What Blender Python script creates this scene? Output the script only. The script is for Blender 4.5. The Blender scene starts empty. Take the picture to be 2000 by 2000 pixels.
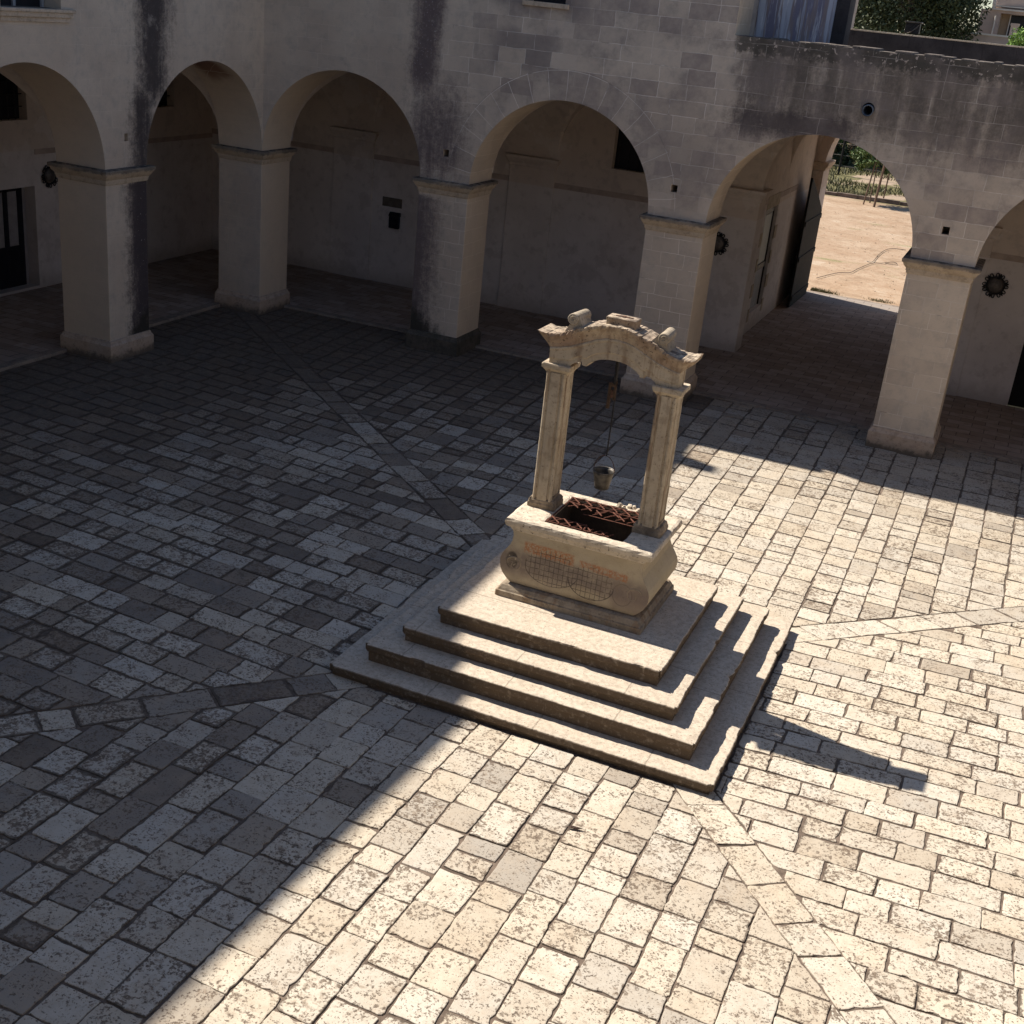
import bpy, bmesh, math, random
from mathutils import Vector, Matrix
random.seed(7)
S = bpy.context.scene
COL = S.collection
rad = math.radians

# ------------------------------------------------------------------ measured layout (metres)
T = 1.162                                   # thickness of the arcade walls / piers
ZB, ZC, ZS = 0.418, 3.46, 3.735             # pier base top, capital bottom, springing line
N_PIERS = [(4.0, 5.164), (9.148, 10.352), (14.324, 15.488), (19.46, 20.62)]
W_PIERS = [(-5.217, -4.017), (-10.31, -9.11), (-15.47, -14.28), (-20.6, -19.4)]
XE, YS = 24.4, -24.6                        # east / south limits of the courtyard
BY, BX = 5.05, -5.0                         # inner walls of the two arcades
WX, WY = 12.0486, -10.4782                  # centre of the steps
CX, CY = 12.0274, -10.3532                  # centre of the well
HX = [2.4477, 2.1214, 1.7858, 1.4712]; HY = [2.2855, 1.9842, 1.6767, 1.3564]
SZ = [-0.2242, 0.0205, 0.2226, 0.4479]; ZG = -0.3751

def zg(x, y):
    m = min(x / 9.6, -y / 8.19, (XE - x) / 9.9, (y - YS) / 11.84)
    return ZG * max(0.0, min(1.0, m))

# ------------------------------------------------------------------ node helper
class G:
    def __init__(s, name):
        s.m = bpy.data.materials.new(name); s.m.use_nodes = True
        s.nt = s.m.node_tree; s.nt.nodes.clear()
        s.out = s.n('ShaderNodeOutputMaterial'); s.b = s.n('ShaderNodeBsdfPrincipled')
        s.nt.links.new(s.b.outputs[0], s.out.inputs[0])
        s.geo = s.n('ShaderNodeNewGeometry'); s.P = s.geo.outputs['Position']; s.N = s.geo.outputs['Normal']
    def n(s, t): return s.nt.nodes.new(t)
    def set(s, i, v):
        if isinstance(v, bpy.types.NodeSocket): s.nt.links.new(v, i)
        elif v is not None:
            if isinstance(v, (tuple, list)) and len(v) == 3 and i.type == 'RGBA': v = (*v, 1)
            i.default_value = v
    def math(s, op, a, b=None, c=None, clamp=False):
        n = s.n('ShaderNodeMath'); n.operation = op; n.use_clamp = clamp
        for k, v in enumerate((a, b, c)): s.set(n.inputs[k], v)
        return n.outputs[0]
    def add(s, a, b): return s.math('ADD', a, b)
    def mul(s, a, b): return s.math('MULTIPLY', a, b)
    def sub(s, a, b): return s.math('SUBTRACT', a, b)
    def mix(s, f, a, b, mode='MIX'):
        n = s.n('ShaderNodeMix'); n.data_type = 'RGBA'; n.blend_type = mode
        s.set(n.inputs[0], f); s.set(n.inputs[6], a); s.set(n.inputs[7], b); return n.outputs[2]
    def sep(s, v):
        n = s.n('ShaderNodeSeparateXYZ'); s.set(n.inputs[0], v); return n.outputs
    def comb(s, x, y, z):
        n = s.n('ShaderNodeCombineXYZ')
        for k, v in enumerate((x, y, z)): s.set(n.inputs[k], v)
        return n.outputs[0]
    def scale(s, v, t):
        n = s.n('ShaderNodeVectorMath'); n.operation = 'MULTIPLY'; s.set(n.inputs[0], v); n.inputs[1].default_value = t; return n.outputs[0]
    def vadd(s, v, w):
        n = s.n('ShaderNodeVectorMath'); n.operation = 'ADD'; s.set(n.inputs[0], v); s.set(n.inputs[1], w); return n.outputs[0]
    def noise(s, sc, det=4, ro=.55, vec=None, out=0):
        n = s.n('ShaderNodeTexNoise'); s.set(n.inputs['Vector'], vec or s.P)
        n.inputs['Scale'].default_value = sc; n.inputs['Detail'].default_value = det; n.inputs['Roughness'].default_value = ro
        return n.outputs[out]
    def mr(s, v, a, b, c=0., d=1., smooth=True):
        n = s.n('ShaderNodeMapRange'); n.interpolation_type = 'SMOOTHSTEP' if smooth else 'LINEAR'; n.clamp = True
        s.set(n.inputs[0], v)
        for k, w in enumerate((a, b, c, d)): s.set(n.inputs[k + 1], w)
        return n.outputs[0]
    def box(s, v, a, b, soft):                 # 1 inside a..b with soft edges
        return s.mul(s.mr(v, a - soft, a + soft), s.mr(v, b - soft, b + soft, 1., 0.))
    def bump(s, h, st=.3, d=.02):
        n = s.n('ShaderNodeBump'); n.inputs['Strength'].default_value = st; n.inputs['Distance'].default_value = d
        s.set(n.inputs['Height'], h); s.nt.links.new(n.outputs[0], s.b.inputs['Normal'])
    def brick(s, vec, w, h, mortar, smooth=.2, offset=.5, c1=(0, 0, 0), c2=(1, 1, 1)):
        n = s.n('ShaderNodeTexBrick'); s.set(n.inputs['Vector'], vec)
        n.inputs['Scale'].default_value = 1; n.inputs['Brick Width'].default_value = w; n.inputs['Row Height'].default_value = h
        n.inputs['Mortar Size'].default_value = mortar; n.inputs['Mortar Smooth'].default_value = smooth
        n.inputs['Color1'].default_value = (*c1, 1); n.inputs['Color2'].default_value = (*c2, 1); n.inputs['Mortar'].default_value = (.5, .5, .5, 1)
        n.offset = offset; return n.outputs
    def attr(s, name):
        n = s.n('ShaderNodeAttribute'); n.attribute_name = name; return n.outputs
    def done(s, col, rough=.85, spec=.25):
        s.set(s.b.inputs['Base Color'], col); s.set(s.b.inputs['Roughness'], rough); s.b.inputs['Specular IOR Level'].default_value = spec
        return s.m

def simple(name, col, rough=.7, var=.25, sc=6., metal=0., spec=.3, bump=0.):
    g = G(name); n = g.noise(sc, 6, .65)
    c = g.mix(g.mr(n, .3, .7), tuple(v * (1 - var) for v in col), tuple(min(1, v * (1 + var)) for v in col))
    g.b.inputs['Metallic'].default_value = metal
    if bump: g.bump(g.noise(sc * 6, 4), bump, .01)
    return g.done(c, rough, spec)

# ---- ashlar wall with its joints, voussoirs and weather stains
def ashlar(name, side):
    g = G(name); x, y, z = g.sep(g.P); nz = g.sep(g.N)[2]
    wob = g.noise(1.6, 3, .5)
    u = g.add(g.add(x, y), g.mul(wob, .10)); v = g.add(z, g.mul(g.noise(2.3, 3, .5), .055))
    vv = g.add(v, .12); row = g.math('FLOOR', g.math('DIVIDE', vv, .292))
    wn_ = g.n('ShaderNodeTexWhiteNoise'); wn_.noise_dimensions = '1D'; g.set(wn_.inputs['W'], row); rv = wn_.outputs['Value']
    br = g.brick(g.comb(g.add(g.mul(u, g.add(.72, g.mul(rv, .55))), g.mul(rv, 7.3)), vv, 0.), .52, .292, .0055, .35, 0.)
    tone = g.sep(br[0])[0]; mort = br[1]
    n1 = g.noise(.55, 4, .6); n2 = g.noise(3.5, 7, .68); n3 = g.noise(26, 5, .7)
    pinkish = (.53, .438, .352); grey = (.40, .355, .305); pale = (.62, .525, .425)
    c = g.mix(g.mr(n1, .35, .65), pinkish, pale)
    c = g.mix(g.mul(g.mr(n2, .45, .7), .55), c, grey)
    # block to block differences (strong on the right hand part of the long side)
    blk = g.mr(x, 3.5, 6.5, .15, .85) if side == 'north' else .10
    if side == 'plain': blk = .2
    blk = g.mul(blk, g.mul(g.mr(z, 3.4, 3.9, .30, 1.), g.mr(n2, .3, .6, .6, 1.)))
    c = g.mix(g.mul(blk, g.mr(g.math('POWER', tone, 1.6), .10, 1., 0., .85, False)), c, (.265, .215, .20))
    c = g.mix(g.mul(blk, g.mr(tone, .28, 0., 0., .5)), c, (.62, .53, .45))
    # mortar, worn away in patches
    vis = g.mr(g.noise(.9, 3, .6), .36, .58, .10, .95)
    if side == 'north': vis = g.mul(vis, g.mr(x, 3.2, 6., .22, 1.))
    else: vis = g.mul(vis, .20)
    if side == 'north':
        xl = g.sub(g.math('WRAP', x, 2.0 + 2.583, 2.0 - 2.583), 2.0)
        zl = g.sub(z, ZS); r = g.math('SQRT', g.add(g.mul(xl, xl), g.mul(zl, zl)))
        ang = g.math('ARCTAN2', zl, xl)
        vb = g.brick(g.comb(g.add(g.mul(ang, 2.25), g.mul(wob, .08)), g.sub(r, 1.93), 0.), .40, .60, .006, .3, 0.)
        ring = g.mul(g.mul(g.mr(r, 2.55, 2.56, 1., 0.), g.mr(zl, -.02, .3)), g.mr(g.math('ABSOLUTE', g.sub(x, 7.156)), 2.57, 2.58, 1., 0.))
        mort = g.mix(ring, mort, vb[1]); tone2 = g.sep(vb[0])[0]
        c = g.mix(g.mul(ring, g.mr(tone2, .4, 1., 0., .35)), c, (.27, .225, .20))
        mort = g.sep(mort)[0]; vis = g.math('MAXIMUM', vis, g.mul(ring, g.mr(g.math('ABSOLUTE', g.sub(x, 7.156)), 2.55, 2.6, .75, .12)))
    mcol = g.mix(g.mr(g.noise(1.7, 3, .6), .34, .44), (.24, .205, .185), (.84, .77, .69)); c = g.mix(g.mul(mort, vis), c, mcol)
    # dark algae / soot: shapes of their own
    sp = g.noise(7., 8, .72); sp2 = g.noise(1.3, 5, .6); ws = g.mul(g.sub(sp2, .5), .9)
    run = g.noise(1., 7, .7, g.scale(g.P, (6.5, 6.5, .55)))
    def crisp(m, amt=.9): return g.mul(g.mr(g.add(m, g.add(g.mul(g.sub(sp, .5), .9), g.add(g.mul(g.sub(n3, .5), .6), g.mul(g.sub(run, .5), .8)))), .12, .95, 0., amt), g.mr(m, .0, .15))
    black = (.040, .034, .036); mossy = (.075, .068, .058)
    if side == 'north':
        xs = g.add(x, g.mul(g.sub(g.noise(.9, 4), .5), .45))
        d = g.mul(g.box(xs, 3.60, 4.24, .30), g.mr(z, 4.8, 6.0))
        d = g.math('MAXIMUM', d, g.mul(g.box(xs, 3.55, 5.0, .5), g.mul(g.box(g.add(z, ws), 3.7, 5.6, .7), .75)))
        d = g.math('MAXIMUM', d, g.mul(g.mul(g.mr(x, 3.9, 5.1, 1., 0.), g.mr(z, 3.5, 3.3)), g.mul(g.mr(x, 3.95, 3.99), .95)))
        c = g.mix(crisp(d, .85), c, (.095, .07, .08))
        lich = g.mul(g.mul(g.box(xs, 3.66, 4.2, .1), g.mr(z, 5.1, 6.)), g.mr(g.noise(19, 3, .6), .60, .68)); c = g.mix(g.mul(lich, .8), c, (.42, .38, .37))
        # dark upper band of the low part and the runs above the gate arch
        up = g.mul(g.mr(g.add(x, ws), 10.2, 10.9), g.mr(g.add(z, g.mul(ws, 1.2)), 4.9, 6.3, 0., .80))
        runs = g.noise(1., 4, .6, g.scale(g.P, (3.2, 1., .35))); up = g.mul(up, g.mr(runs, .25, .6, .6, 1.15)); c = g.mix(g.mul(up, .55), c, (.16, .135, .12)); c = g.mix(crisp(g.mul(up, .85), .8), c, (.10, .085, .075))
        cr = g.mul(g.box(x, 10.5, 12.9, .5), g.box(g.add(z, g.mul(ws, .5)), 5.55, 6.05, .25)); c = g.mix(crisp(cr, .85), c, (.085, .07, .07))
        top = g.mul(g.mr(x, 10.3, 10.5), g.mr(g.add(z, g.mul(g.sub(sp, .5), .5)), 6.85, 7.1)); c = g.mix(crisp(top, .85), c, mossy)
        tl = g.mul(top, g.mr(g.noise(11, 4, .6), .58, .64)); c = g.mix(tl, c, (.50, .42, .36))
        foot = g.mul(g.mr(g.add(g.mul(x, 1.0), g.mul(z, 1.3)), 4.6, 5.9, 1., 0.), g.mr(x, 3.9, 3.97)); foot = g.mul(foot, g.mr(z, 1.6, 1.2)); c = g.mix(crisp(g.mul(foot, 1.1), .95), c, (.05, .046, .038))
        bl = g.mul(g.box(x, 5.5, 6.8, .25), g.mul(g.box(z, 6.2, 6.9, .12), g.mr(tone, .3, .6))); c = g.mix(g.mul(bl, .5), c, (.14, .12, .125))
        bl = g.mul(g.box(g.add(x, ws), 5.3, 7.3, .3), g.mr(g.add(z, ws), 7.1, 7.5)); c = g.mix(g.mul(bl, .6), c, (.12, .10, .10))
        wn = g.mul(g.box(xs, 8.9, 10.3, .4), g.mul(g.box(g.add(z, ws), 4.2, 5.3, .6), .35)); c = g.mix(wn, c, (.2, .18, .18))
    if side == 'west':
        ys = g.add(y, g.mul(g.sub(g.noise(.8, 4), .5), .5))
        d = g.mul(g.box(ys, -4.15, -3.38, .6), g.mr(z, 4.4, 5.4))
        d = g.math('MAXIMUM', d, g.mul(g.box(ys, -4.40, -3.85, .42), g.mul(g.mr(z, 5.7, 4.9), .95)))
        c = g.mix(crisp(g.mul(d, 1.15), .93), c, (.048, .040, .044))
        lo = g.mul(g.mr(g.add(y, g.mul(g.sub(sp2, .5), .7)), -4.95, -4.25), g.mul(g.mr(z, 3.5, 3.4), g.mr(y, -5.3, -5.2))); c = g.mix(crisp(lo, .9), c, (.075, .06, .064))
        li = g.mul(lo, g.mr(g.noise(21, 3, .6), .66, .71)); c = g.mix(li, c, (.40, .37, .36))
        ft = g.mul(g.mr(g.sub(g.mul(y, 1.), g.mul(z, 1.0)), -5.35, -4.7), g.mul(g.mr(z, 1.1, .7), g.mr(x, -.25, -.05))); c = g.mix(crisp(g.mul(ft, 1.1), .92), c, (.045, .04, .034))
        rep = g.mul(g.box(g.add(y, g.mul(ws, .3)), -9.9, -6.0, .15), g.box(z, 5.4, 6.45, .25)); c = g.mix(g.mul(rep, .45), c, (.52, .42, .33))
    if side == 'north':
        w2 = g.mul(g.mul(g.mr(x, 4.8, 6.0), g.mr(z, 3.6, 4.4)), g.mr(sp2, .44, .66, 0., .75)); c = g.mix(g.mul(w2, g.mr(sp, .3, .65, .35, .85)), c, (.25, .21, .195))
    if side == 'north': c = g.mix(g.mul(g.mul(mort, g.mr(x, 9.8, 10.8)), g.mul(g.mr(g.noise(1.1, 4, .65), .45, .56), .55)), c, (.50, .44, .39))
    ck = g.noise(1.15, 9, .78); c = g.mix(g.mr(ck, .55, .70, 0., .42), c, (.27, .225, .195)); c = g.mix(g.mr(ck, .40, .30, 0., .30), c, (.72, .64, .55))
    # fine grime and pores
    c = g.mix(g.mul(g.mr(n3, .55, .75), .35), c, (.15, .125, .11))
    soot = g.mul(g.mr(nz, .4, .8), g.mr(sp, .2, .5, .6, 1.)); c = g.mix(g.mul(soot, .85), c, (.055, .05, .047))
    warm_bounce = g.mul(g.mr(g.math('ABSOLUTE', g.sep(g.N)[0 if side == 'north' else 1]), .15, .6), .55 if side != 'plain' else 0.)  # bounce light painted into jambs and soffits as a yellowish tint
    c = g.mix(warm_bounce, c, (.62, .50, .37))
    if side == 'west':      # repaired red brick in the soffit of one arch
        bk = g.brick(g.comb(x, g.mul(y, 1.), 0.), .6, .17, .02, .2)
        m = g.mul(g.box(g.add(y, ws), -2.3, -.75, .25), g.mul(g.box(g.add(x, g.mul(ws, .6)), -.95, -.25, .15), g.mr(z, 4.75, 5.0)))
        m = g.mul(m, g.mul(g.mr(nz, -.2, -.3), 1.)); c = g.mix(g.mul(g.mul(m, g.sub(1., br[1])), .85), c, (.21, .105, .072))
    g.bump(g.add(g.add(g.mul(n2, .5), g.mul(n3, .35)), g.mul(mort, -.35)), .45, .018)
    return g.done(c, .92, .15)

def stone(name, c1, c2, pit=.5, grime=(.09, .075, .06), top_dark=.5, scale=1., streak=False, top_pale=0., side=None):
    g = G(name); nz = g.sep(g.N)[2]
    n1 = g.noise(1.7 * scale, 5, .6); n2 = g.noise(9 * scale, 8, .7); n3 = g.noise(24 * scale, 6, .72)
    c = g.mix(g.mr(n1, .3, .7), c1, c2)
    c = g.mix(g.mul(g.mr(n2, .46, .66), .5), c, tuple(v * .55 for v in c1))
    if streak:
        st = g.noise(1., 5, .6, g.scale(g.P, (9, 9, 1.1))); c = g.mix(g.mul(g.mr(st, .50, .64), .65), c, (.22, .145, .09))
        c = g.mix(g.mul(g.mr(st, .40, .25), .4), c, (.33, .29, .25))
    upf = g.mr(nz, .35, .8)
    if name == 'base_stone':
        zb_ = g.sep(g.P)[2]; c = g.mix(g.mr(g.add(zb_, g.mul(g.sub(n2, .5), .5)), .20, .02, 0., .85), c, (.085, .07, .056))
    if name == 'capital_stone':
        zc_ = g.sep(g.P)[2]; c = g.mix(g.mul(g.mr(g.add(zc_, g.mul(g.sub(n2, .5), .12)), 3.655, 3.70), g.mr(n1, .3, .6, .35, .8)), c, (.10, .085, .072))
    if name == 'step_stone':
        x_, y_, z_ = g.sep(g.P); wv = g.mul(g.sub(n2, .5), .05)
        bx_ = g.brick(g.comb(g.add(x_, wv), g.mul(z_, 1.), 0.), 1.37, .9, .010, .3, .37)[1]; by_ = g.brick(g.comb(g.add(y_, wv), z_, 0.), 1.51, .9, .010, .3, .43)[1]
        fr_ = g.mr(g.math('ABSOLUTE', g.sub(y_, WY)), 1.37, 1.375); lv = g.mr(g.sep(g.mix(fr_, by_, bx_))[0], .2, .8)
        c = g.mix(g.mul(lv, .95), c, (.09, .07, .055))
    if side: c = g.mix(g.mul(g.mr(nz, .75, .2), g.mr(n2, .25, .5, .55, 1.)), c, side)  # riser shade, with some grime, painted into upright faces
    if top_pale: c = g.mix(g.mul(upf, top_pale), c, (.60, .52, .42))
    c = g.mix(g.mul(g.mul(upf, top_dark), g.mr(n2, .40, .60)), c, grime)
    c = g.mix(g.mul(g.mr(n3, .575, .64), pit), c, grime)
    g.bump(g.add(g.mul(n2, .6), g.mul(n3, .4)), .6, .015)
    return g.done(c, .9, .2)

M = {}
M['north'] = ashlar('ashlar_long_side', 'north'); M['west'] = ashlar('ashlar_short_side', 'west'); M['plain'] = stone('wing_grey_stone', (.24, .22, .205), (.30, .275, .255), .3, (.06, .06, .06), .5, .6)  # last one: grey of the unseen wings, set to limit bounce light
M['cap'] = stone('capital_stone', (.47, .37, .265), (.54, .44, .33), .35, (.05, .045, .042), .95, .8)
M['sill'] = stone('sill_stone', (.50, .40, .30), (.58, .48, .38), .35, (.10, .08, .07), .6, .9)
M['base'] = stone('base_stone', (.50, .375, .28), (.46, .375, .305), .4, (.07, .06, .05), .3, .8)
M['dampbase'] = stone('damp_base_stone', (.075, .068, .055), (.13, .11, .09), .6, (.03, .03, .025), .5, 1.2)

def plaster():
    g = G('lime_plaster'); x, y, z = g.sep(g.P); n1 = g.noise(.6, 5, .6); n2 = g.noise(4, 7, .65)
    low = g.mix(g.mr(n1, .3, .7), (.60, .54, .50), (.70, .635, .59)); high = g.mix(g.mr(n1, .3, .7), (.58, .49, .42), (.65, .56, .48))
    c = g.mix(g.mr(g.add(z, g.mul(n1, .06)), 3.24, 3.27), low, high)
    c = g.mix(g.mul(g.mr(n2, .5, .72), .4), c, (.34, .29, .26)); sc_ = g.noise(1.3, 7, .7); c = g.mix(g.mr(sc_, .56, .60, 0., .32), c, (.42, .36, .32)); pl_ = g.noise(.9, 6, .65); c = g.mix(g.mr(pl_, .60, .615, 0., .35), c, (.72, .66, .62))
    ft = g.mul(g.mr(g.add(z, g.mul(n2, .8)), .95, .35), .55); c = g.mix(ft, c, (.27, .225, .19))
    g.bump(g.add(n2, g.mul(g.noise(30, 4), .4)), .25, .012); return g.done(c, .93, .1)
M['plaster'] = plaster()
M['band'] = simple('painted_band', (.42, .335, .28), .9, .15, 3.)
M['voidwood'] = simple('dark_wood', (.011, .010, .0095), .8, .4, 8.)
M['shutter'] = simple('window_dark', (.012, .012, .016), .4, .3, 4.)
M['iron'] = simple('wrought_iron', (.028, .027, .028), .55, .5, 20., .6)
M['rust'] = simple('rusty_iron', (.125, .052, .036), .85, .5, 30., .1, .2, .5)
M['darkrust'] = simple('dark_rust', (.10, .05, .032), .85, .6, 24., .1)
M['zinc'] = simple('weathered_zinc', (.085, .076, .066), .5, .45, 14., .4, .5)
M['glass'] = simple('door_glass', (.17, .20, .205), .55, .15, 2., 0., .6)
M['palewood'] = simple('pale_grey_door', (.33, .33, .335), .7, .15, 5.)
M['doorstone'] = simple('door_surround', (.42, .345, .25), .9, .2, 5.)
M['soil'] = simple('joint_earth', (.13, .10, .08), .95, .4, 7., 0, .1, .6)
M['kerb'] = stone('kerb_stone', (.22, .175, .145), (.30, .245, .20), .3, (.12, .1, .08), .3)
M['wellstone'] = stone('well_stone', (.43, .35, .25), (.53, .45, .335), .5, (.12, .085, .06), .35, 1., True, .5)
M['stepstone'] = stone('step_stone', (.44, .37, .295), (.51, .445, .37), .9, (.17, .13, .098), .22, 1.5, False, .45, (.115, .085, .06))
M['cornice'] = stone('cornice_stone', (.30, .21, .15), (.48, .385, .27), .9, (.075, .055, .045), .75, 1.2, True, .35)
M['coping'] = stone('coping_stone', (.50, .42, .32), (.56, .49, .39), .9, (.07, .055, .045), .25, 1.1, False, .8)
M['lichen'] = stone('lichen_stone', (.33, .275, .205), (.43, .365, .28), .75, (.09, .075, .06), .2, 2.)

def basin_mat():
    g = G('painted_basin_stone'); t = g.n('ShaderNodeTexCoord').outputs['Object']; x, y, z = g.sep(t); ny = g.sep(g.N)[1]
    n1 = g.noise(2.2, 6, .62); n2 = g.noise(9, 8, .7); n3 = g.noise(55, 4, .6)
    c = g.mix(g.mr(n1, .3, .7), (.42, .345, .23), (.51, .43, .305))
    front = g.mr(ny, -.5, -.8)
    # grey soot cloud over the carved middle
    cl = g.mul(front, g.mul(g.box(g.add(z, g.mul(g.sub(n1, .5), .25)), .78, 1.08, .09), g.mr(n2, .3, .55, .5, .95)))
    c = g.mix(g.mul(cl, .9), c, (.19, .15, .13))
    cr = g.mul(front, g.mul(g.mr(x, .45, .6), g.box(g.add(z, g.mul(n2, .1)), .68, 1.0, .08))); c = g.mix(g.mul(cr, .6), c, (.20, .15, .13))
    # worn orange lettering: short upright strokes on two lines
    def lines(x0, x1, z0, z1, w, dz):
        zz = g.sub(z, g.mul(g.sub(x, x0), dz))
        row = g.mul(g.box(x, x0, x1, .02), g.box(zz, z0, z1, .012))
        st = g.brick(g.comb(g.add(x, g.mul(n2, .012)), g.add(zz, g.mul(n1, .03)), 0.), w, (z1 - z0) * .55, .010, .4)
        k = g.mr(g.noise(38, 3, .6), .42, .56)
        return g.mul(row, g.math('MAXIMUM', g.mul(k, .95), g.mul(st[1], .5)))
    o = g.math('MAXIMUM', lines(-.69, -.02, 1.085, 1.235, .062, -.03), lines(.06, .34, 1.085, 1.17, .06, -.05))
    o2 = lines(.25, .70, 1.06, 1.165, .055, -.06)
    c = g.mix(g.mul(g.mul(front, o), .85), c, (.42, .175, .075)); c = g.mix(g.mul(g.mul(front, o2), .9), c, (.42, .18, .08))
    # thin black net lines in two oval panels
    gr = g.brick(g.comb(g.add(x, g.mul(n2, .015)), g.add(z, g.mul(n1, .06)), 0.), .064, .072, .0035, .1, 0.)[1]
    def oval(cx, cz, rx, rz):
        a = g.math('DIVIDE', g.sub(x, cx), rx); b = g.math('DIVIDE', g.sub(z, cz), rz)
        return g.math('SQRT', g.add(g.mul(a, a), g.mul(b, b)))
    oa, ob = oval(-.30, .95, .36, .24), oval(.24, .90, .30, .22)
    net = g.mul(gr, g.math('MAXIMUM', g.mr(oa, 1.0, .96), g.mr(ob, 1.0, .96)))
    rim = g.math('MAXIMUM', g.box(oa, .985, 1.015, .012), g.box(ob, .98, 1.02, .015)); rim = g.mul(rim, g.mr(z, .95, .85))
    sp = oval(.66, .86, .13, .15); rim = g.math('MAXIMUM', rim, g.mul(g.box(sp, .93, 1.0, .04), .5))
    hv = oval(-.84, .93, .085, .13); hm = g.mul(g.mul(front, g.mr(hv, 1.05, .8)), g.mr(n2, .36, .52, .35, 1.)); c = g.mix(g.mul(hm, .85), c, (.06, .05, .042)); hl = g.mul(g.mul(front, g.mr(hv, .8, .6)), g.mr(g.noise(30, 3, .6), .55, .62)); c = g.mix(hl, c, (.58, .5, .38))  # shade of the hollow volute painted as a dark oval
    c = g.mix(g.mul(front, g.mul(g.math('MAXIMUM', g.mul(net, g.mr(n2, .35, .5, .25, .85)), rim), .85)), c, (.05, .04, .04))
    c = g.mix(g.mul(g.mr(n2, .52, .74), .45), c, (.27, .20, .13)); c = g.mix(g.mul(g.mr(n3, .62, .7), .4), c, (.1, .08, .06))
    c = g.mix(g.mul(g.mr(n1, .48, .66), .4), c, (.27, .215, .16)); bs = g.mul(g.mr(g.add(z, g.mul(n1, .16)), .80, .66), .7); c = g.mix(bs, c, (.22, .17, .125))
    g.bump(g.add(g.mul(n2, .6), g.add(g.mul(n3, .3), g.mul(net, -1.4))), .7, .018); return g.done(c, .9, .15)
M['basin'] = basin_mat()

def paving():
    g = G('limestone_paving'); a = g.attr('stone'); r, gg, b = g.sep(a[1])
    n1 = g.noise(2.6, 5, .6); n2 = g.noise(10.5, 8, .72); n3 = g.noise(23, 6, .72); n4 = g.noise(46, 4, .65)
    light = g.mix(b, (.55, .485, .39), (.56, .515, .445)); dark = g.mix(b, (.17, .125, .092), (.155, .132, .115))
    c = g.mix(r, dark, light); mo_ = g.noise(6.5, 6, .68); c = g.mix(g.mul(g.mr(mo_, .42, .68), .38), c, g.mix(r, (.30, .25, .20), (.33, .27, .205)))
    c = g.mix(g.mul(g.mr(n1, .45, .7), .25), c, (.42, .325, .225)); dp_ = g.mr(r, .12, .0, 0., .6); c = g.mix(dp_, c, (.06, .052, .045))
    pit = g.add(g.mul(gg, .085), .02)
    ls = g.mul(g.mr(n3, .56, .64), g.mr(r, .5, .2)); c = g.mix(g.mul(ls, .45), c, (.33, .28, .225))
    clu = g.mul(g.sub(g.noise(4.2, 4, .6), .5), .30); pit = g.add(pit, clu)
    m = g.mr(g.add(n2, g.add(g.mul(gg, .10), g.mul(clu, .5))), .575, .68); c = g.mix(g.mul(m, .62), c, (.22, .165, .12))
    m2 = g.mr(g.add(n3, g.mul(pit, 1.)), .595, .655); c = g.mix(g.mul(m2, .85), c, (.145, .108, .08))
    er = g.mr(g.sub(g.add(a['Alpha'], g.mul(g.sub(n2, .5), 2.6)), g.mul(g.sub(gg, .30), 1.1)), .02, -.25); c = g.mix(g.mul(er, .8), c, (.085, .066, .052))
    m3 = g.mr(g.add(n4, g.mul(clu, .6)), .58, .635); c = g.mix(g.mul(m3, .75), c, (.10, .075, .06))
    g.bump(g.add(g.mul(n2, .5), g.add(g.mul(n3, -.5), g.mul(m2, -.4))), .55, .012); return g.done(c, .88, .2)
M['paving'] = paving()

def tiles():
    g = G('arcade_floor_paving'); x, y, z = g.sep(g.P); n2 = g.noise(4, 6, .65)
    br = g.brick(g.comb(g.add(x, g.mul(n2, .02)), g.add(y, g.mul(n2, .02)), 0.), .52, .30, .010, .4)
    c = g.mix(g.sep(br[0])[0], (.26, .20, .16), (.38, .31, .26)); c = g.mix(g.mul(g.mr(n2, .45, .7), .6), c, (.21, .15, .118))
    out = g.mul(g.mr(y, 12.6, 13.0), .8); c = g.mix(out, c, (.27, .24, .22)); c = g.mix(g.mul(br[1], g.mr(n2, .3, .6, .35, 1.)), c, (.085, .066, .055))
    g.bump(g.sub(n2, br[1]), .4, .012); return g.done(c, .85, .2)
M['tiles'] = tiles()

def dirt():
    g = G('dry_earth'); x, y, z = g.sep(g.P); n1 = g.noise(.5, 6, .6); n2 = g.noise(3.1, 8, .7); n3 = g.noise(17, 5, .7)
    c = g.mix(g.mr(n1, .35, .65), (.335, .238, .165), (.395, .30, .22)); c = g.mix(g.mul(g.mr(n2, .48, .66), .6), c, (.27, .17, .105))
    c = g.mix(g.mul(g.mr(n3, .56, .64), .7), c, (.17, .125, .085)); n5 = g.noise(.85, 7, .7); c = g.mix(g.mr(n5, .52, .64, 0., .6), c, (.23, .16, .105)); c = g.mix(g.mr(n5, .42, .34, 0., .5), c, (.47, .40, .32))
    st = g.noise(.35, 5, .6, g.scale(g.P, (.5, 1.2, 1.))); gs = g.mul(g.mr(st, .57, .66), g.mr(n3, .35, .5)); c = g.mix(g.mul(gs, .8), c, (.17, .18, .075))
    fld = g.mr(g.add(y, g.mul(n2, 1.5)), 38.6, 40.2); gcol = g.mix(g.mr(n2, .35, .65), (.085, .085, .04), (.18, .16, .085)); gcol = g.mix(g.mr(g.noise(.30, 5), .53, .58), gcol, (.32, .25, .19))
    c = g.mix(fld, c, gcol)
    g.bump(g.add(n2, g.mul(n3, .5)), .5, .04); return g.done(c, .95, .1)
M['dirt'] = dirt()

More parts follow.
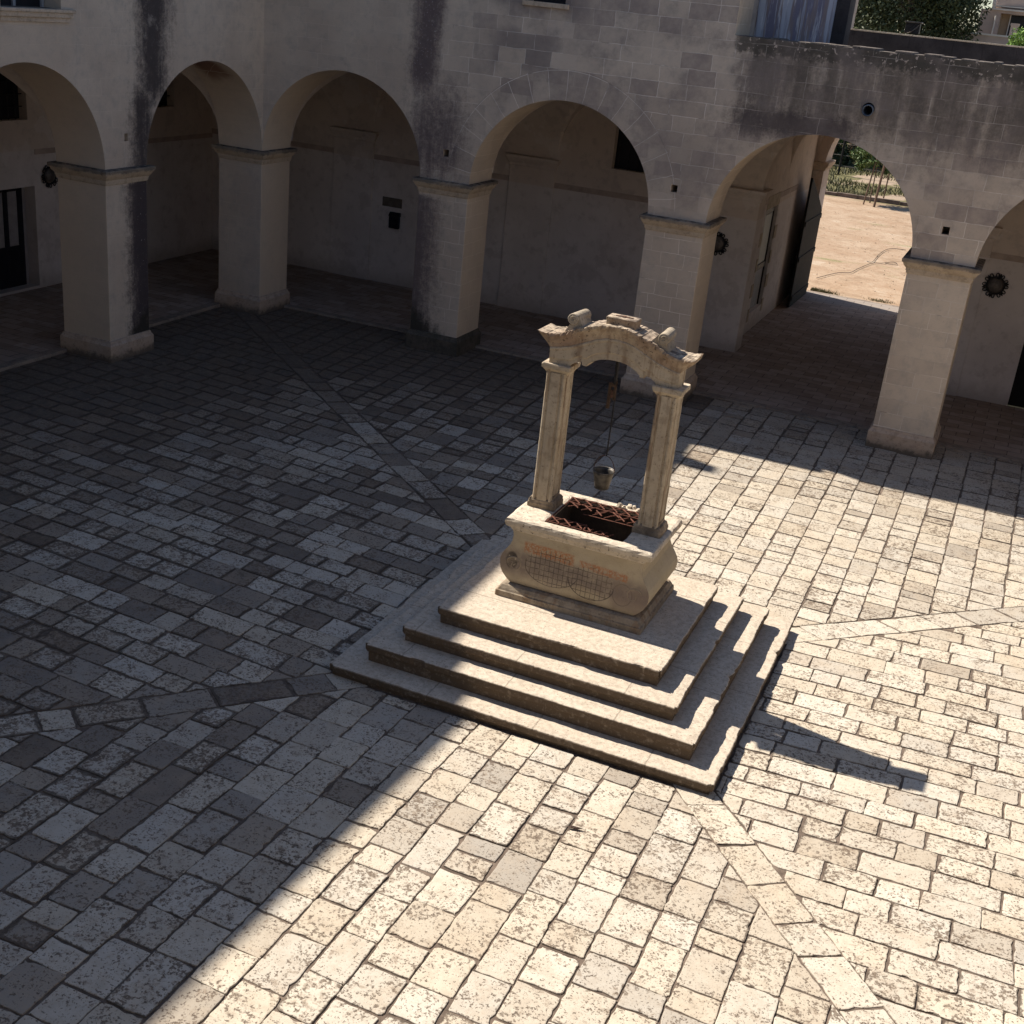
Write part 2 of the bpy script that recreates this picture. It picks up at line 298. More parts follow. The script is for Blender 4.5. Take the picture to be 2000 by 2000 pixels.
def leafmat(name, a, b):
    g = G(name); r = g.attr('tint')[1]; c = g.mix(g.sep(r)[0], a, b); g.b.inputs['Transmission Weight'].default_value = 0
    return g.done(c, .6, .3)
M['leaf_dark'] = leafmat('evergreen_leaves', (.028, .042, .020), (.085, .100, .045))
M['leaf_mid'] = leafmat('broad_leaves', (.04, .075, .022), (.13, .19, .06))
M['leaf_bright'] = leafmat('bright_leaves', (.09, .17, .03), (.21, .33, .07))
M['grass'] = leafmat('grass_blades', (.045, .055, .022), (.17, .15, .075))
M['bark'] = simple('bark', (.16, .12, .09), .95, .4, 12., 0, .1, .6)
M['stakewood'] = simple('stake_wood', (.13, .085, .06), .9, .3, 9.)

def blue():
    g = G('peeling_blue_paint'); x, y, z = g.sep(g.P)
    s1 = g.noise(1., 5, .6, g.scale(g.P, (5.5, 4., .3))); s2 = g.noise(1., 6, .65, g.scale(g.P, (13, 9., .9)))
    c = g.mix(g.mr(s1, .42, .58), (.20, .19, .25), (.46, .48, .54)); c = g.mix(g.mul(g.mr(s2, .52, .62), .8), c, (.66, .66, .68)); c = g.mix(g.mul(g.box(s1, .44, .5, .02), .8), c, (.26, .205, .19))
    g.bump(s2, .3, .02); return g.done(c, .85, .2)
M['blue'] = blue()
M['parapet'] = stone('parapet_stone', (.030, .028, .031), (.062, .056, .058), .4, (.02, .019, .021), 0., .6)  # shade of the parapet face is put into this dark colour
M['house'] = simple('house_plaster', (.50, .405, .36), .9, .08, 1.); M['housetan'] = simple('house_tan', (.36, .27, .185), .9, .08, 1.); M['white'] = simple('white_paint', (.72, .68, .63), .8, .06, 2.)
M['roofgrey'] = simple('roof_slab', (.38, .33, .29), .9, .2, 2.)

# ------------------------------------------------------------------ mesh helpers
def obj(name, bm, mat, parent=None, smooth=False, attrname=None):
    me = bpy.data.meshes.new(name); bmesh.ops.recalc_face_normals(bm, faces=bm.faces[:]) if not attrname else None
    bm.to_mesh(me); bm.free()
    if isinstance(mat, str): mat = M[mat]
    me.materials.append(mat)
    if smooth:
        for p in me.polygons: p.use_smooth = True
    o = bpy.data.objects.new(name, me); COL.objects.link(o)
    if parent is not None:
        o.parent = parent; o.matrix_parent_inverse = chain_world(parent).inverted()
    return o
def chain_world(o):
    m = o.matrix_basis.copy()
    if o.parent: m = chain_world(o.parent) @ o.matrix_parent_inverse @ m
    return m
def thing(name, label, cat, loc=(0, 0, 0), group=None):
    o = bpy.data.objects.new(name, None); COL.objects.link(o); o.location = loc; o.empty_display_size = .2
    return tag(o, label, cat, group)
def tag(o, label, cat, group=None):
    o['label'] = label; o['category'] = cat
    if group: o['group'] = group
    return o
def struct(name, bm, m, kind='structure', smooth=False):
    o = obj(name, bm, m, None, smooth); o['kind'] = kind; return o
def new(): return bmesh.new()
def box(bm, x0, x1, y0, y1, z0, z1, bev=0.):
    vs = [bm.verts.new(p) for p in ((x0, y0, z0), (x1, y0, z0), (x1, y1, z0), (x0, y1, z0), (x0, y0, z1), (x1, y0, z1), (x1, y1, z1), (x0, y1, z1))]
    fs = [bm.faces.new([vs[i] for i in f]) for f in ((0, 3, 2, 1), (4, 5, 6, 7), (0, 1, 5, 4), (1, 2, 6, 5), (2, 3, 7, 6), (3, 0, 4, 7))]
    if bev:
        es = list({e for f in fs for e in f.edges}); bmesh.ops.bevel(bm, geom=es, offset=bev, segments=2, profile=.6, affect='EDGES')
    return vs
def rring(x0, x1, y0, y1, r, n=3):
    pts = []
    for cx, cy, a0 in ((x1 - r, y0 + r, -90), (x1 - r, y1 - r, 0), (x0 + r, y1 - r, 90), (x0 + r, y0 + r, 180)):
        for k in range(n + 1):
            a = rad(a0 + 90 * k / n); pts.append((cx + r * math.cos(a), cy + r * math.sin(a)))
    return pts
def loft(bm, rings, cap0=True, cap1=True):
    prev = None; first = None
    for ring in rings:
        vs = [bm.verts.new(p) for p in ring]
        if prev:
            n = len(vs)
            for i in range(n): bm.faces.new((prev[i], prev[(i + 1) % n], vs[(i + 1) % n], vs[i]))
        else: first = vs
        prev = vs
    if cap0: bm.faces.new(first[::-1])
    if cap1: bm.faces.new(prev)
    return first, prev
def loft_rect(bm, x0, x1, y0, y1, prof, r=.012, cap0=True, cap1=True):
    loft(bm, [[(px, py, z) for px, py in rring(x0 - o, x1 + o, y0 - o, y1 + o, max(r, .002))] for o, z in prof], cap0, cap1)
def tube(bm, pts, r, n=8, closed=False):
    pts = [Vector(p) for p in pts]; rings = []; N = len(pts)
    up = Vector((0, 0, 1)); last = None
    for i, p in enumerate(pts):
        a = pts[(i - 1) % N] if closed or i > 0 else p; b = pts[(i + 1) % N] if closed or i < N - 1 else p
        t = (b - a).normalized(); ref = last if last is not None else (Vector((0, 0, 1)) if abs(t.z) < .9 else Vector((1, 0, 0)))
        u = (ref - t * ref.dot(t)).normalized(); v = t.cross(u); last = u
        rr = r[i] if isinstance(r, (list, tuple)) else r
        rings.append([p + (u * math.cos(2 * math.pi * k / n) + v * math.sin(2 * math.pi * k / n)) * rr for k in range(n)])
    if closed:
        vs = [[bm.verts.new(q) for q in ring] for ring in rings]
        for i in range(N):
            A, B = vs[i], vs[(i + 1) % N]
            for k in range(n): bm.faces.new((A[k], A[(k + 1) % n], B[(k + 1) % n], B[k]))
    else: loft(bm, rings)
def extrude_poly(bm, poly, f0, f1):           # poly of 2D points, f0/f1 map them to the two faces
    a = [bm.verts.new(f0(p)) for p in poly]; b = [bm.verts.new(f1(p)) for p in poly]; n = len(poly)
    bm.faces.new(a); bm.faces.new(b[::-1])
    for i in range(n): bm.faces.new((a[i], b[i], b[(i + 1) % n], a[(i + 1) % n]))
def cut(o, boxes):                            # real openings: boolean difference, baked
    bm = new()
    for b in boxes:
        if b[0] == 'cyl':
            _, cx, cz, r, y0, y1 = b; loft(bm, [[(cx + r * math.cos(2 * math.pi * k / 20), yy, cz + r * math.sin(2 * math.pi * k / 20)) for k in range(20)] for yy in (y0, y1)])
        else: box(bm, *b)
    c = obj('cutter', bm, 'soil'); md = o.modifiers.new('b', 'BOOLEAN'); md.operation = 'DIFFERENCE'; md.object = c; md.solver = 'EXACT'
    bpy.context.view_layer.update(); dg = bpy.context.evaluated_depsgraph_get()
    me = bpy.data.meshes.new_from_object(o.evaluated_get(dg)); o.modifiers.clear(); o.data = me
    cm = c.data; bpy.data.objects.remove(c); bpy.data.meshes.remove(cm)

# ------------------------------------------------------------------ camera, light
cam = bpy.data.cameras.new('Camera'); co = bpy.data.objects.new('Camera', cam); COL.objects.link(co)
rx, ry, rz = 1.1741, .1050, .3652
Rm = Matrix.Rotation(rz, 3, 'Z') @ Matrix.Rotation(rx, 3, 'X') @ Matrix.Rotation(ry, 3, 'Z')
co.matrix_world = Matrix.Translation((16.217, -24.3177, 7.5587)) @ Rm.to_4x4()
cam.sensor_width = 36; cam.sensor_fit = 'HORIZONTAL'; cam.lens = 36 * 2403.14 / 2000; cam.clip_start = .1; cam.clip_end = 2000
S.camera = co
LX, LY = .882, -.233
d = Vector((LX, LY, -1)).normalized()
sl = bpy.data.lights.new('Sun', 'SUN'); sl.energy = 4.5; sl.angle = rad(.53); sl.color = (1., .915, .79)
so = bpy.data.objects.new('Sun', sl); COL.objects.link(so); so.rotation_euler = d.to_track_quat('-Z', 'Y').to_euler(); so.location = (0, 0, 40)
w = bpy.data.worlds.new('World'); S.world = w; w.use_nodes = True
nt = w.node_tree; nt.nodes.clear(); wo = nt.nodes.new('ShaderNodeOutputWorld'); bg = nt.nodes.new('ShaderNodeBackground'); sk = nt.nodes.new('ShaderNodeTexSky')
sk.sky_type = 'NISHITA'; sk.sun_disc = False; sk.sun_elevation = math.asin(-d.z); sk.sun_rotation = math.atan2(-LX, -LY) % (2 * math.pi)
sk.air_density = 1.0; sk.dust_density = .3; sk.ozone_density = 2.2
nt.links.new(sk.outputs[0], bg.inputs[0]); nt.links.new(bg.outputs[0], wo.inputs[0]); bg.inputs[1].default_value = .065
S.view_settings.view_transform = 'Standard'; S.view_settings.look = 'None'; S.view_settings.exposure = .95; S.view_settings.gamma = 1
try:
    S.cycles.max_bounces = 8; S.cycles.diffuse_bounces = 5
except Exception: pass

# ------------------------------------------------------------------ ground
bm = new()
xs = [-1.16 + i * .4 for i in range(66)]; ys = [1.16 - i * .4 for i in range(66)]
gv = [[bm.verts.new((x, y, zg(x, y) - .014)) for y in ys] for x in xs]
for i in range(65):
    for j in range(65):
        cx0, cy0 = xs[i] + .2, ys[j] - .2
        if abs(cx0 - WX) < 1.4 and abs(cy0 - WY) < 1.4: continue
        bm.faces.new((gv[i][j], gv[i][j + 1], gv[i + 1][j + 1], gv[i + 1][j]))
struct('ground', bm, 'soil')

def clip(poly, hp):                            # Sutherland-Hodgman against half planes a*x+b*y<=c
    for a, b, c in hp:
        out = []
        for i in range(len(poly)):
            p, q = poly[i], poly[(i + 1) % len(poly)]; dp, dq = a * p[0] + b * p[1] - c, a * q[0] + b * q[1] - c
            if dp <= 0: out.append(p)
            if dp * dq < 0:
                k = dp / (dp - dq); out.append((p[0] + (q[0] - p[0]) * k, p[1] + (q[1] - p[1]) * k))
        poly = out
        if len(poly) < 3: return []
    return poly
def area(p): return .5 * sum(p[i][0] * p[(i + 1) % len(p)][1] - p[(i + 1) % len(p)][0] * p[i][1] for i in range(len(p)))
PB = new(); PL = PB.verts.layers.float_color.new('stone')
rnd = random.Random(11)
def add_stone(poly, tone=None, near=True):
    A = area(poly)
    if abs(A) < .012: return
    if A < 0: poly = poly[::-1]
    n = len(poly); cx = sum(p[0] for p in poly) / n; cy = sum(p[1] for p in poly) / n
    dist = math.hypot(cx - 16.2, cy + 24.3); step = .06 if dist < 14 else (.10 if dist < 20 else .16)
    pts = []
    for i in range(n):
        p0, p1, p2 = [Vector(poly[(i + k) % n]) for k in (-1, 0, 1)]
        r1 = min(rnd.choice((rnd.uniform(.006, .02), rnd.uniform(.006, .02), rnd.uniform(.02, .05))), (p0 - p1).length * .4, (p2 - p1).length * .4)
        a = p1 + (p0 - p1).normalized() * r1; b = p1 + (p2 - p1).normalized() * r1
        pts += [a, a * .25 + p1 * .5 + b * .25, b]
    out = []
    m = len(pts)
    for i in range(m):
        p, q = pts[i], pts[(i + 1) % m]; L = (q - p).length; k = max(1, int(L / step)); nrm = Vector((-(q - p).y, (q - p).x)).normalized() if L > 1e-6 else Vector((0, 0))
        for j in range(k):
            jj = rnd.gauss(0, .0032); jj = jj + (rnd.uniform(.006, .020) if rnd.random() < .06 else 0)
            out.append(p + (q - p) * (j / k) + nrm * jj)
    C = Vector((cx, cy)); h = rnd.gauss(0, .0022); tx, ty = rnd.gauss(0, .0035), rnd.gauss(0, .0035)
    # moss plus the enclosed corner's shade, both painted into the stone tone
    damp_shade = max(0., 1 - min(cx, -cy * 1.25) / 5.6) * .85 + max(0., 1 - math.hypot(cx, cy) / 10) * .75
    if cx > 11: damp_shade *= .45
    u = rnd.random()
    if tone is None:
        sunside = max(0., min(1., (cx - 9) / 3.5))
        pd = .47 - .39 * sunside + damp_shade * .5 + (.14 if cy < -12.5 and cx < 8.6 and cy > -18.5 else 0) - (.10 if cy < -16.5 else 0)
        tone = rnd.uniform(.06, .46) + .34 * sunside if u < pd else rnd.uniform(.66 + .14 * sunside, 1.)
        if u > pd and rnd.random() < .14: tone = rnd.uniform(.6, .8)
    tone *= max(.02, 1 - damp_shade * 1.05)
    colr = (tone, min(1., rnd.random() ** 1.3 * (.62 if cx > 10 else 1) + damp_shade * .5 + (.22 if cx < 9 else 0)), rnd.random(), 1.)
    rings = []
    for ins, dz in ((0., -.034), (.001, -.007), (.004, -.002), (.014, 0.), (.060, .0006)):
        ring = []
        for p in out:
            e = C - p; L = e.length; q = p + e / L * min(ins, L * .4)
            ring.append((q.x, q.y, zg(q.x, q.y) + h + dz + tx * (q.x - cx) + ty * (q.y - cy)))
        rings.append(ring)
    prev = None
    for ring, ev in zip(rings, (0., 0., .06, .24, 1.)):
        vs = [PB.verts.new(p) for p in ring]
        for v in vs: v[PL] = (colr[0], colr[1], colr[2], ev)
        if prev:
            k = len(vs)
            for i in range(k): PB.faces.new((prev[i], prev[(i + 1) % k], vs[(i + 1) % k], vs[i]))
        prev = vs
    cvt = PB.verts.new((cx, cy, zg(cx, cy) + h + .002)); cvt[PL] = colr; k = len(prev)
    for i in range(k): PB.faces.new((prev[i], prev[(i + 1) % k], cvt))

def line_hp(p, q, side):                       # half plane right (+1) / left (-1) of p->q
    dx, dy = q[0] - p[0], q[1] - p[1]; L = math.hypot(dx, dy); a, b = -dy / L, dx / L; c = a * p[0] + b * p[1]
    return (a, b, c) if side > 0 else (-a, -b, -c)
def shift(hp, dlt): return (hp[0], hp[1], hp[2] - dlt)
BW = .215; GAP = .009
bA = ((9.60, -8.12), (0., -.42)); bC = ((14.5, -8.34), (24.5, .02)); bB = ((14.42, -12.85), (24.6, -24.63)); bD = ((9.72, -12.9), (-.3, -24.6))
RX0, RX1, RY0, RY1 = WX - HX[0], WX + HX[0], WY - HY[0], WY + HY[0]
sect = {
 'n': ([shift(line_hp(*bA, -1), BW), shift(line_hp(*bC, 1), BW), (0, 1, 1.12), (0, -1, -(RY1 + .0))], 'y', (.40, .50)),
 'w': ([shift(line_hp(*bA, 1), BW), shift(line_hp(*bD, -1), BW), (-1, 0, 1.12), (1, 0, RX0)], 'x', (.34, .43)),
 's': ([shift(line_hp(*bB, -1), BW), shift(line_hp(*bD, 1), BW), (0, 1, RY0), (0, -1, 24.6)], 'y', (.36, .45)),
 'e': ([shift(line_hp(*bC, -1), BW), shift(line_hp(*bB, 1), BW), (-1, 0, -RX1), (1, 0, 25.5)], 'x', (.315, .385)),
}
def test(hp, p): return all(a * p[0] + b * p[1] <= c for a, b, c in hp)
tp = {'n': (12, -4), 'w': (4, -11), 's': (12, -18), 'e': (20, -10)}
for k in list(sect):
    hps, ax, wr = sect[k]; fixed = []
    for hp in hps:
        if not test([hp], tp[k]): hp = (-hp[0], -hp[1], -hp[2] - 2 * 0)
        fixed.append(hp)
    hps = [line for line in fixed]
    sect[k] = (hps, ax, wr)
# rebuild band half planes cleanly (point test decides the side, then move in by the band half width)
def side_of(b, p):
    hp = line_hp(*b, 1)
    if not test([hp], p): hp = line_hp(*b, -1)
    return shift(hp, BW)
sect['n'][0][0:2] = [side_of(bA, tp['n']), side_of(bC, tp['n'])]; sect['w'][0][0:2] = [side_of(bA, tp['w']), side_of(bD, tp['w'])]
sect['s'][0][0:2] = [side_of(bB, tp['s']), side_of(bD, tp['s'])]; sect['e'][0][0:2] = [side_of(bC, tp['e']), side_of(bB, tp['e'])]
for k, (hps, ax, wr) in sect.items():
    v = -1.2 if ax == 'y' else -25.0
    vend = 25.6 if ax == 'y' else 1.2
    hpg = [shift(h, GAP) for h in hps]
    while v < vend:
        wv = rnd.uniform(*wr); u = (-25.0 if ax == 'y' else -1.2) - rnd.random() * .5; uend = 1.3 if ax == 'y' else 25.6
        while u < uend:
            L = rnd.choice((rnd.uniform(.28, .42), rnd.uniform(.40, .60), rnd.uniform(.44, .62), rnd.uniform(.55, .80)))
            if k == 'n': L = rnd.uniform(.22, .55)
            if k == 'e': L = rnd.uniform(.34, .80)
            j = lambda: rnd.gauss(0, .006)
            g1 = GAP * rnd.uniform(.6, 1.5); g2 = GAP * rnd.uniform(.6, 1.5)
            rc = [(u + g1 + j(), v + g2 + j()), (u + L - g1 + j(), v + g2 + j()), (u + L - g1 + j(), v + wv - g2 + j()), (u + g1 + j(), v + wv - g2 + j())]
            if ax == 'y': rc = [(b, a) for a, b in rc]
            p = clip(rc, hpg)
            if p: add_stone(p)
            u += L
        v += wv
for bnd, rng, skew, tlo in ((bA, (.45, .95), .1, .45), (bC, (.55, .75), .30, .85), (bB, (.42, .95), .12, .78), (bD, (.35, 1.), .05, .6)):
    p, q = Vector(bnd[0]), Vector(bnd[1]); L = (q - p).length; t = (q - p) / L; nn = Vector((-t.y, t.x)); s = -.4
    hp = [] ; blk = lambda c: abs(c.x - WX) < HX[0] + .02 and abs(c.y - WY) < HY[0] + .02
    if bnd is bD or bnd is bC: skew = -skew
    while s < L:
        l = rnd.uniform(*rng); g1 = GAP
        a0, a1 = s + g1, s + l - g1
        poly = [p + t * (a0 - skew * BW) - nn * (BW - .008), p + t * (a1 - skew * BW) - nn * (BW - .008), p + t * (a1 + skew * BW) + nn * (BW - .008), p + t * (a0 + skew * BW) + nn * (BW - .008)]
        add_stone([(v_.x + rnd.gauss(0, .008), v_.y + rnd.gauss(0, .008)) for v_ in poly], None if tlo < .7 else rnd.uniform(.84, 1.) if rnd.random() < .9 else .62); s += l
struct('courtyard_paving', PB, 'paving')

bm = new()                                     # arcade floors, all at the same level
flo = [(-5.0, -1.16, YS, BY), (-1.16, 30., 1.05, BY), (10.1, 14.6, BY, 14.1), (XE + 1.1, 30, YS, 1.05)]
for a, b, c, e in flo: box(bm, a, b, c, e, -.3, .035)
struct('arcade_floor', bm, 'tiles')
bm = new()
yk = YS
while yk < .9:
    L = rnd.uniform(.8, 1.5); box(bm, -1.30, -1.06, yk + .004, min(yk + L, 1.05) - .004, -.2, .065 + rnd.uniform(-.004, .004), .012); yk += L
xk = -1.0
while xk < 24:
    L = rnd.uniform(.8, 1.5); box(bm, xk + .004, xk + L - .004, .96, 1.14, -.2, .045 + rnd.uniform(-.004, .004), .012); xk += L
struct('kerb', bm, 'kerb')

# ------------------------------------------------------------------ arcade wings
def arc_pts(a, b, za, n=40):
    return [((a + b) / 2 - (b - a) / 2 * math.cos(math.pi * k / n), ZS + (za - ZS) * math.sin(math.pi * k / n)) for k in range(1, n)]
def wall_outline(u0, u1, piers, top, za=5.695, ends=(True, True)):
    """outline with arched openings between piers; u0/u1 solid corner blocks at the ends"""
    p = [(u0, top), (u0, ZS)]; edges = [u0] + [e for pr in piers for e in pr] + [u1]
    openings = [(edges[i], edges[i + 1]) for i in range(0, len(edges), 2)]
    pts = [(u0, ZS)]
    for a, b in openings: pts += ([] if pts[-1] == (a, ZS) else [(a, ZS)]) + arc_pts(a, b, za) + [(b, ZS)]
    poly = [(u0, top)] + pts + [(u1, top)]
    out = []
    for q in poly:
        if not out or abs(out[-1][0] - q[0]) + abs(out[-1][1] - q[1]) > 1e-6: out.append(q)
    return out
def pier(parent, x0, x1, y0, y1, mat, damp_shade=False):
    bm = new(); loft_rect(bm, x0, x1, y0, y1, [(0, ZB - .02), (0, ZC + .02)], .014)
    p = obj('pier', bm, mat, parent)
    bm = new(); loft_rect(bm, x0, x1, y0, y1, [(.015, ZC), (.022, ZC + .012), (.022, ZC + .05), (.035, ZC + .055), (.035, ZC + .10), (.055, ZC + .12), (.085, ZC + .16), (.10, ZC + .20), (.125, ZC + .21), (.13, ZC + .265), (.12, ZC + .285), (.0, ZC + .30)], .012)
    obj('capital', bm, 'cap', p)
    bm = new(); loft_rect(bm, x0, x1, y0, y1, [(.065, -.4), (.065, ZB - .10), (.055, ZB - .085), (.03, ZB - .05), (.022, ZB - .012), (.004, ZB)], .014)
    obj('base', bm, 'dampbase' if damp_shade else 'base', p)
    return p
def putlogs_n(): return [(x - .065, x + .065, -.3, .5, 4.26, 4.40) for x in (4.58, 9.62, 14.84, 20.0)]

# --- long wing (back of the picture)
nw = thing('arcade_wing', 'long stone arcade wing with an open gateway arch under blackened upper blocks', 'building', (12, 0, 0))
poly = wall_outline(0, XE, N_PIERS, 7.25)
poly = [(XE, 7.25) if q == (XE, 7.25) else q for q in poly]
out = [(-T, 7.25), (-T, ZS), (0, ZS)] + [q for q in poly if q not in ((0, 7.25), (0, ZS), (XE, 7.25))] + [(XE + T, ZS), (XE + T, 7.25), (10.352, 7.25), (10.352, 8.62), (-T, 8.62)]
o2 = [(-T, 8.62), (-T, ZS)]
for q in out[2:-1]:
    if abs(o2[-1][0] - q[0]) + abs(o2[-1][1] - q[1]) > 1e-6: o2.append(q)
bm = new(); extrude_poly(bm, o2, lambda p: (p[0], 0, p[1]), lambda p: (p[0], T, p[1]))
wall = obj('wall', bm, 'north', nw)
cut(wall, putlogs_n() + [('cyl', 13.03, 6.25, .115, -.3, .7), (6.1, 6.92, -.3, .55, 7.47, 8.9)])
for i, (a, b) in enumerate(N_PIERS): pier(nw, a, b, 0, T, 'north', i == 0)
pier(nw, -T, 0, 0, T, 'north')
# rough broken coping on the low part
bm = new(); x = 10.36
while x < XE:
    L = rnd.uniform(.12, .34); h = rnd.uniform(.0, .045); box(bm, x, x + L * .97, .015 + rnd.uniform(0, .03), T * .8, 7.17 - rnd.uniform(0, .05), 7.25 + h, .02); x += L
obj('coping', bm, stone('crumbling_coping', (.10, .085, .075), (.22, .185, .16), .6, (.04, .035, .03), .3, 2.2), nw)
bm = new(); box(bm, 6.02, 7.0, -.05, .3, 7.38, 7.468, .01); obj('window_sill', bm, 'sill', nw)
bm = new(); box(bm, 6.1, 6.92, .35, .39, 7.47, 8.8); wn = obj('window', bm, 'shutter', nw)
# drain spout above the gateway
bm = new(); loft(bm, [[(13.03 + r * math.cos(a), y, 6.25 + r * math.sin(a) - s) for a in [2 * math.pi * k / 16 for k in range(16)]] for r, y, s in ((.105, .5, 0), (.105, -.06, .02), (.085, -.06, .02), (.085, .5, 0))], False, False)
obj('drain_spout', bm, simple('glazed_pipe', (.10, .12, .15), .35, .4, 9.), nw, True)
# inner wall, passage walls
bm = new()
PW = 10.352; PE = 14.35; PR = 10.12; PER = 14.6
box(bm, BX - .6, PW, BY, BY + .6, 0, 7.0); box(bm, PE, 30, BY, BY + .6, 0, 7.0)
box(bm, PW - 1.2, PR, BY + .6, 12.9, 0, 7.0); box(bm, PER, PER + 1, BY + .6, 12.9, 0, 7.0)
iw = obj('inner_wall', bm, 'plaster', nw)
cut(iw, [(6.62, 7.62, 4.8, 5.5, 3.9, 4.95), (16.73, 18.0, 4.8, 5.5, -.1, 2.5), (10.0 - .25, 10.3, 7.18, 8.66, .55, 3.2)])
# transverse arch into the passage
def arch_band(bm, x0, x1, y0, y1, spring, top, rise=None):
    r = (x1 - x0) / 2; n = 32; c = (x0 + x1) / 2
    pl = [(x0, spring)] + [(c - r * math.cos(math.pi * k / n), spring + r * math.sin(math.pi * k / n)) for k in range(1, n)] + [(x1, spring)]
    poly = [(x0 - .6, top), (x0 - .6, spring)] + pl + [(x1 + .6, spring), (x1 + .6, top)]
    extrude_poly(bm, poly, lambda p: (p[0], y0, p[1]), lambda p: (p[0], y1, p[1]))
bm = new(); arch_band(bm, PW, PE, BY + .02, BY + .62, 3.92, 6.9); obj('transverse_arch', bm, 'plaster', nw)
bm = new(); arch_band(bm, 10.43, 14.25, 13.0, 14.02, 3.92, 6.9); box(bm, 9.4, 10.43, 13.0, 14.02, 0, 3.93); box(bm, 14.25, 15.2, 13.0, 14.02, 0, 3.93)
obj('gate_arch', bm, 'plaster', nw)
for x0, x1 in ((10.3, 10.43), (14.25, 14.4)):
    bm = new(); loft_rect(bm, x0 - .5 if x0 < 12 else x0, x1 if x0 < 12 else x1 + .5, 13.0, 14.02, [(.0, 3.72), (.05, 3.76), (.05, 3.80), (.10, 3.86), (.12, 3.93), (.12, 3.97), (0, 3.985)], .01); obj('gate_capital', bm, 'sill', nw)
# vaults: the ceiling is the union of the two barrels
def groin(bm, x0, x1, y0, y1, spring, n=26):
    cx, cy, hx, hy = (x0 + x1) / 2, (y0 + y1) / 2, (x1 - x0) / 2, (y1 - y0) / 2; R = min(hx, hy)
    sx = [-math.cos(math.pi * k / n) for k in range(n + 1)]
    def z(a, b): return spring + max(hx * .97 * math.sqrt(max(0, 1 - a * a)) , hx * .97 * math.sqrt(max(0, 1 - b * b)))
    g = [[bm.verts.new((cx + hx * a, cy + hy * b, z(a, b))) for b in sx] for a in sx]
    for i in range(n):
        for j in range(n): bm.faces.new((g[i][j], g[i][j + 1], g[i + 1][j + 1], g[i + 1][j]))
bm = new(); bays = [(-5., 0 - T)] + [(a, b) for a, b in ((0.05, 3.95), (5.2, 9.1), (10.36, 14.34), (15.5, 19.4), (20.6, 24.4))]
groin(bm, -5, -T, T, BY, 3.92)
for a, b in bays[1:]: groin(bm, a, b, T, BY, 3.92)
for (a, b), nx in zip([(-T, 0.05), (3.95, 5.2), (9.1, 10.36), (14.34, 15.5), (19.4, 20.6)], range(9)):   # ribs between the bays
    n = 30; hy = (BY - T) / 2; cy = (BY + T) / 2
    extrude_poly(bm, [(T, 5.9)] + [(cy - hy * math.cos(math.pi * k / n), 3.92 + hy * math.sin(math.pi * k / n)) for k in range(n + 1)] + [(BY, 5.9), (BY, 6.4), (T, 6.4)], lambda p: (a, p[0], p[1]), lambda p: (b, p[0], p[1]))
obj('vault', bm, 'plaster', nw)
bm = new(); groin(bm, PR, PER, BY + .62, 9.3, 3.92); groin(bm, PR, PER, 9.3, 13.0, 3.92); obj('passage_vault', bm, 'plaster', nw)
for k, (a, b) in enumerate([(-1.1, .1), (3.98, 5.2), (9.15, 10.362), (14.34, 15.6), (19.4, 20.7)]):
    wrap = .62 if k in (2, 3) else 0
    bm = new(); y1 = BY + (.625 if wrap else .05)
    loft_rect(bm, a, b, BY - .05, y1, [(0, 0.0), (0, 3.66)], .01); pl = obj('pilaster', bm, 'plaster', nw)
    bm = new(); loft_rect(bm, a, b, BY - .05, y1, [(.01, 3.64), (.03, 3.66), (.03, 3.72), (.06, 3.77), (.10, 3.84), (.11, 3.90), (.0, 3.915)], .01); obj('pilaster_capital', bm, 'plaster', pl)
for a, b in ((-5, -1.1), (.1, 3.98), (5.2, 9.15), (15.6, 19.4)):
    bm = new(); box(bm, a, b, BY - .012, BY + .1, 3.23, 3.36); obj('string_course', bm, 'band', nw)
bm = new(); box(bm, PR - .1, PR + .012, BY + .63, 11.0, 3.36, 3.50); obj('string_course', bm, 'band', nw)
# high dark window, passage door, dark doorway
bm = new(); box(bm, 6.62, 7.62, BY + .22, BY + .26, 3.9, 4.95); wi = obj('window', bm, 'shutter', nw)
bm = new()
for k in range(4): tube(bm, [(6.75 + k * .24, BY + .12, 3.9), (6.75 + k * .24, BY + .12, 4.95)], .011, 6)
obj('window_bar', bm, 'iron', wi)
bm = new(); box(bm, 16.73, 18, BY + .25, BY + .3, 0, 2.5); obj('door', bm, 'voidwood', nw)
dX = PR - .10
bm = new(); box(bm, dX - .04, dX, 7.22, 8.62, .0, 3.15); dr = obj('door', bm, 'palewood', nw)
dr['label'] = 'pale panelled door with glass upper half in the gateway passage'
bm = new(); box(bm, dX - .01, dX + .015, 7.36, 8.48, 1.75, 3.0); obj('pane', bm, 'glass', dr)
bm = new()
for y0, y1, z0, z1 in ((7.22, 7.30, .1, 3.15), (8.54, 8.62, .1, 3.15), (7.30, 8.54, 3.03, 3.15), (7.30, 8.54, 1.58, 1.72), (7.3, 8.54, .1, .3)): box(bm, dX, dX + .03, y0, y1, z0, z1)
obj('door_frame', bm, 'iron', dr)
for k, z in enumerate((.35, 1.0, 1.65, 2.3)):
    for y in (7.18, 8.66):
        q_ = .30 if k % 2 else .18; bm = new(); box(bm, PR - .02, PR + .012, y - (q_ if y < 8 else 0), y + (0 if y < 8 else q_), z, z + .34); obj('quoin', bm, 'doorstone', dr)
bm = new(); box(bm, PR - .02, PR + .014, 7.18, 8.66, 3.2, 3.52); obj('lintel', bm, 'doorstone', dr)
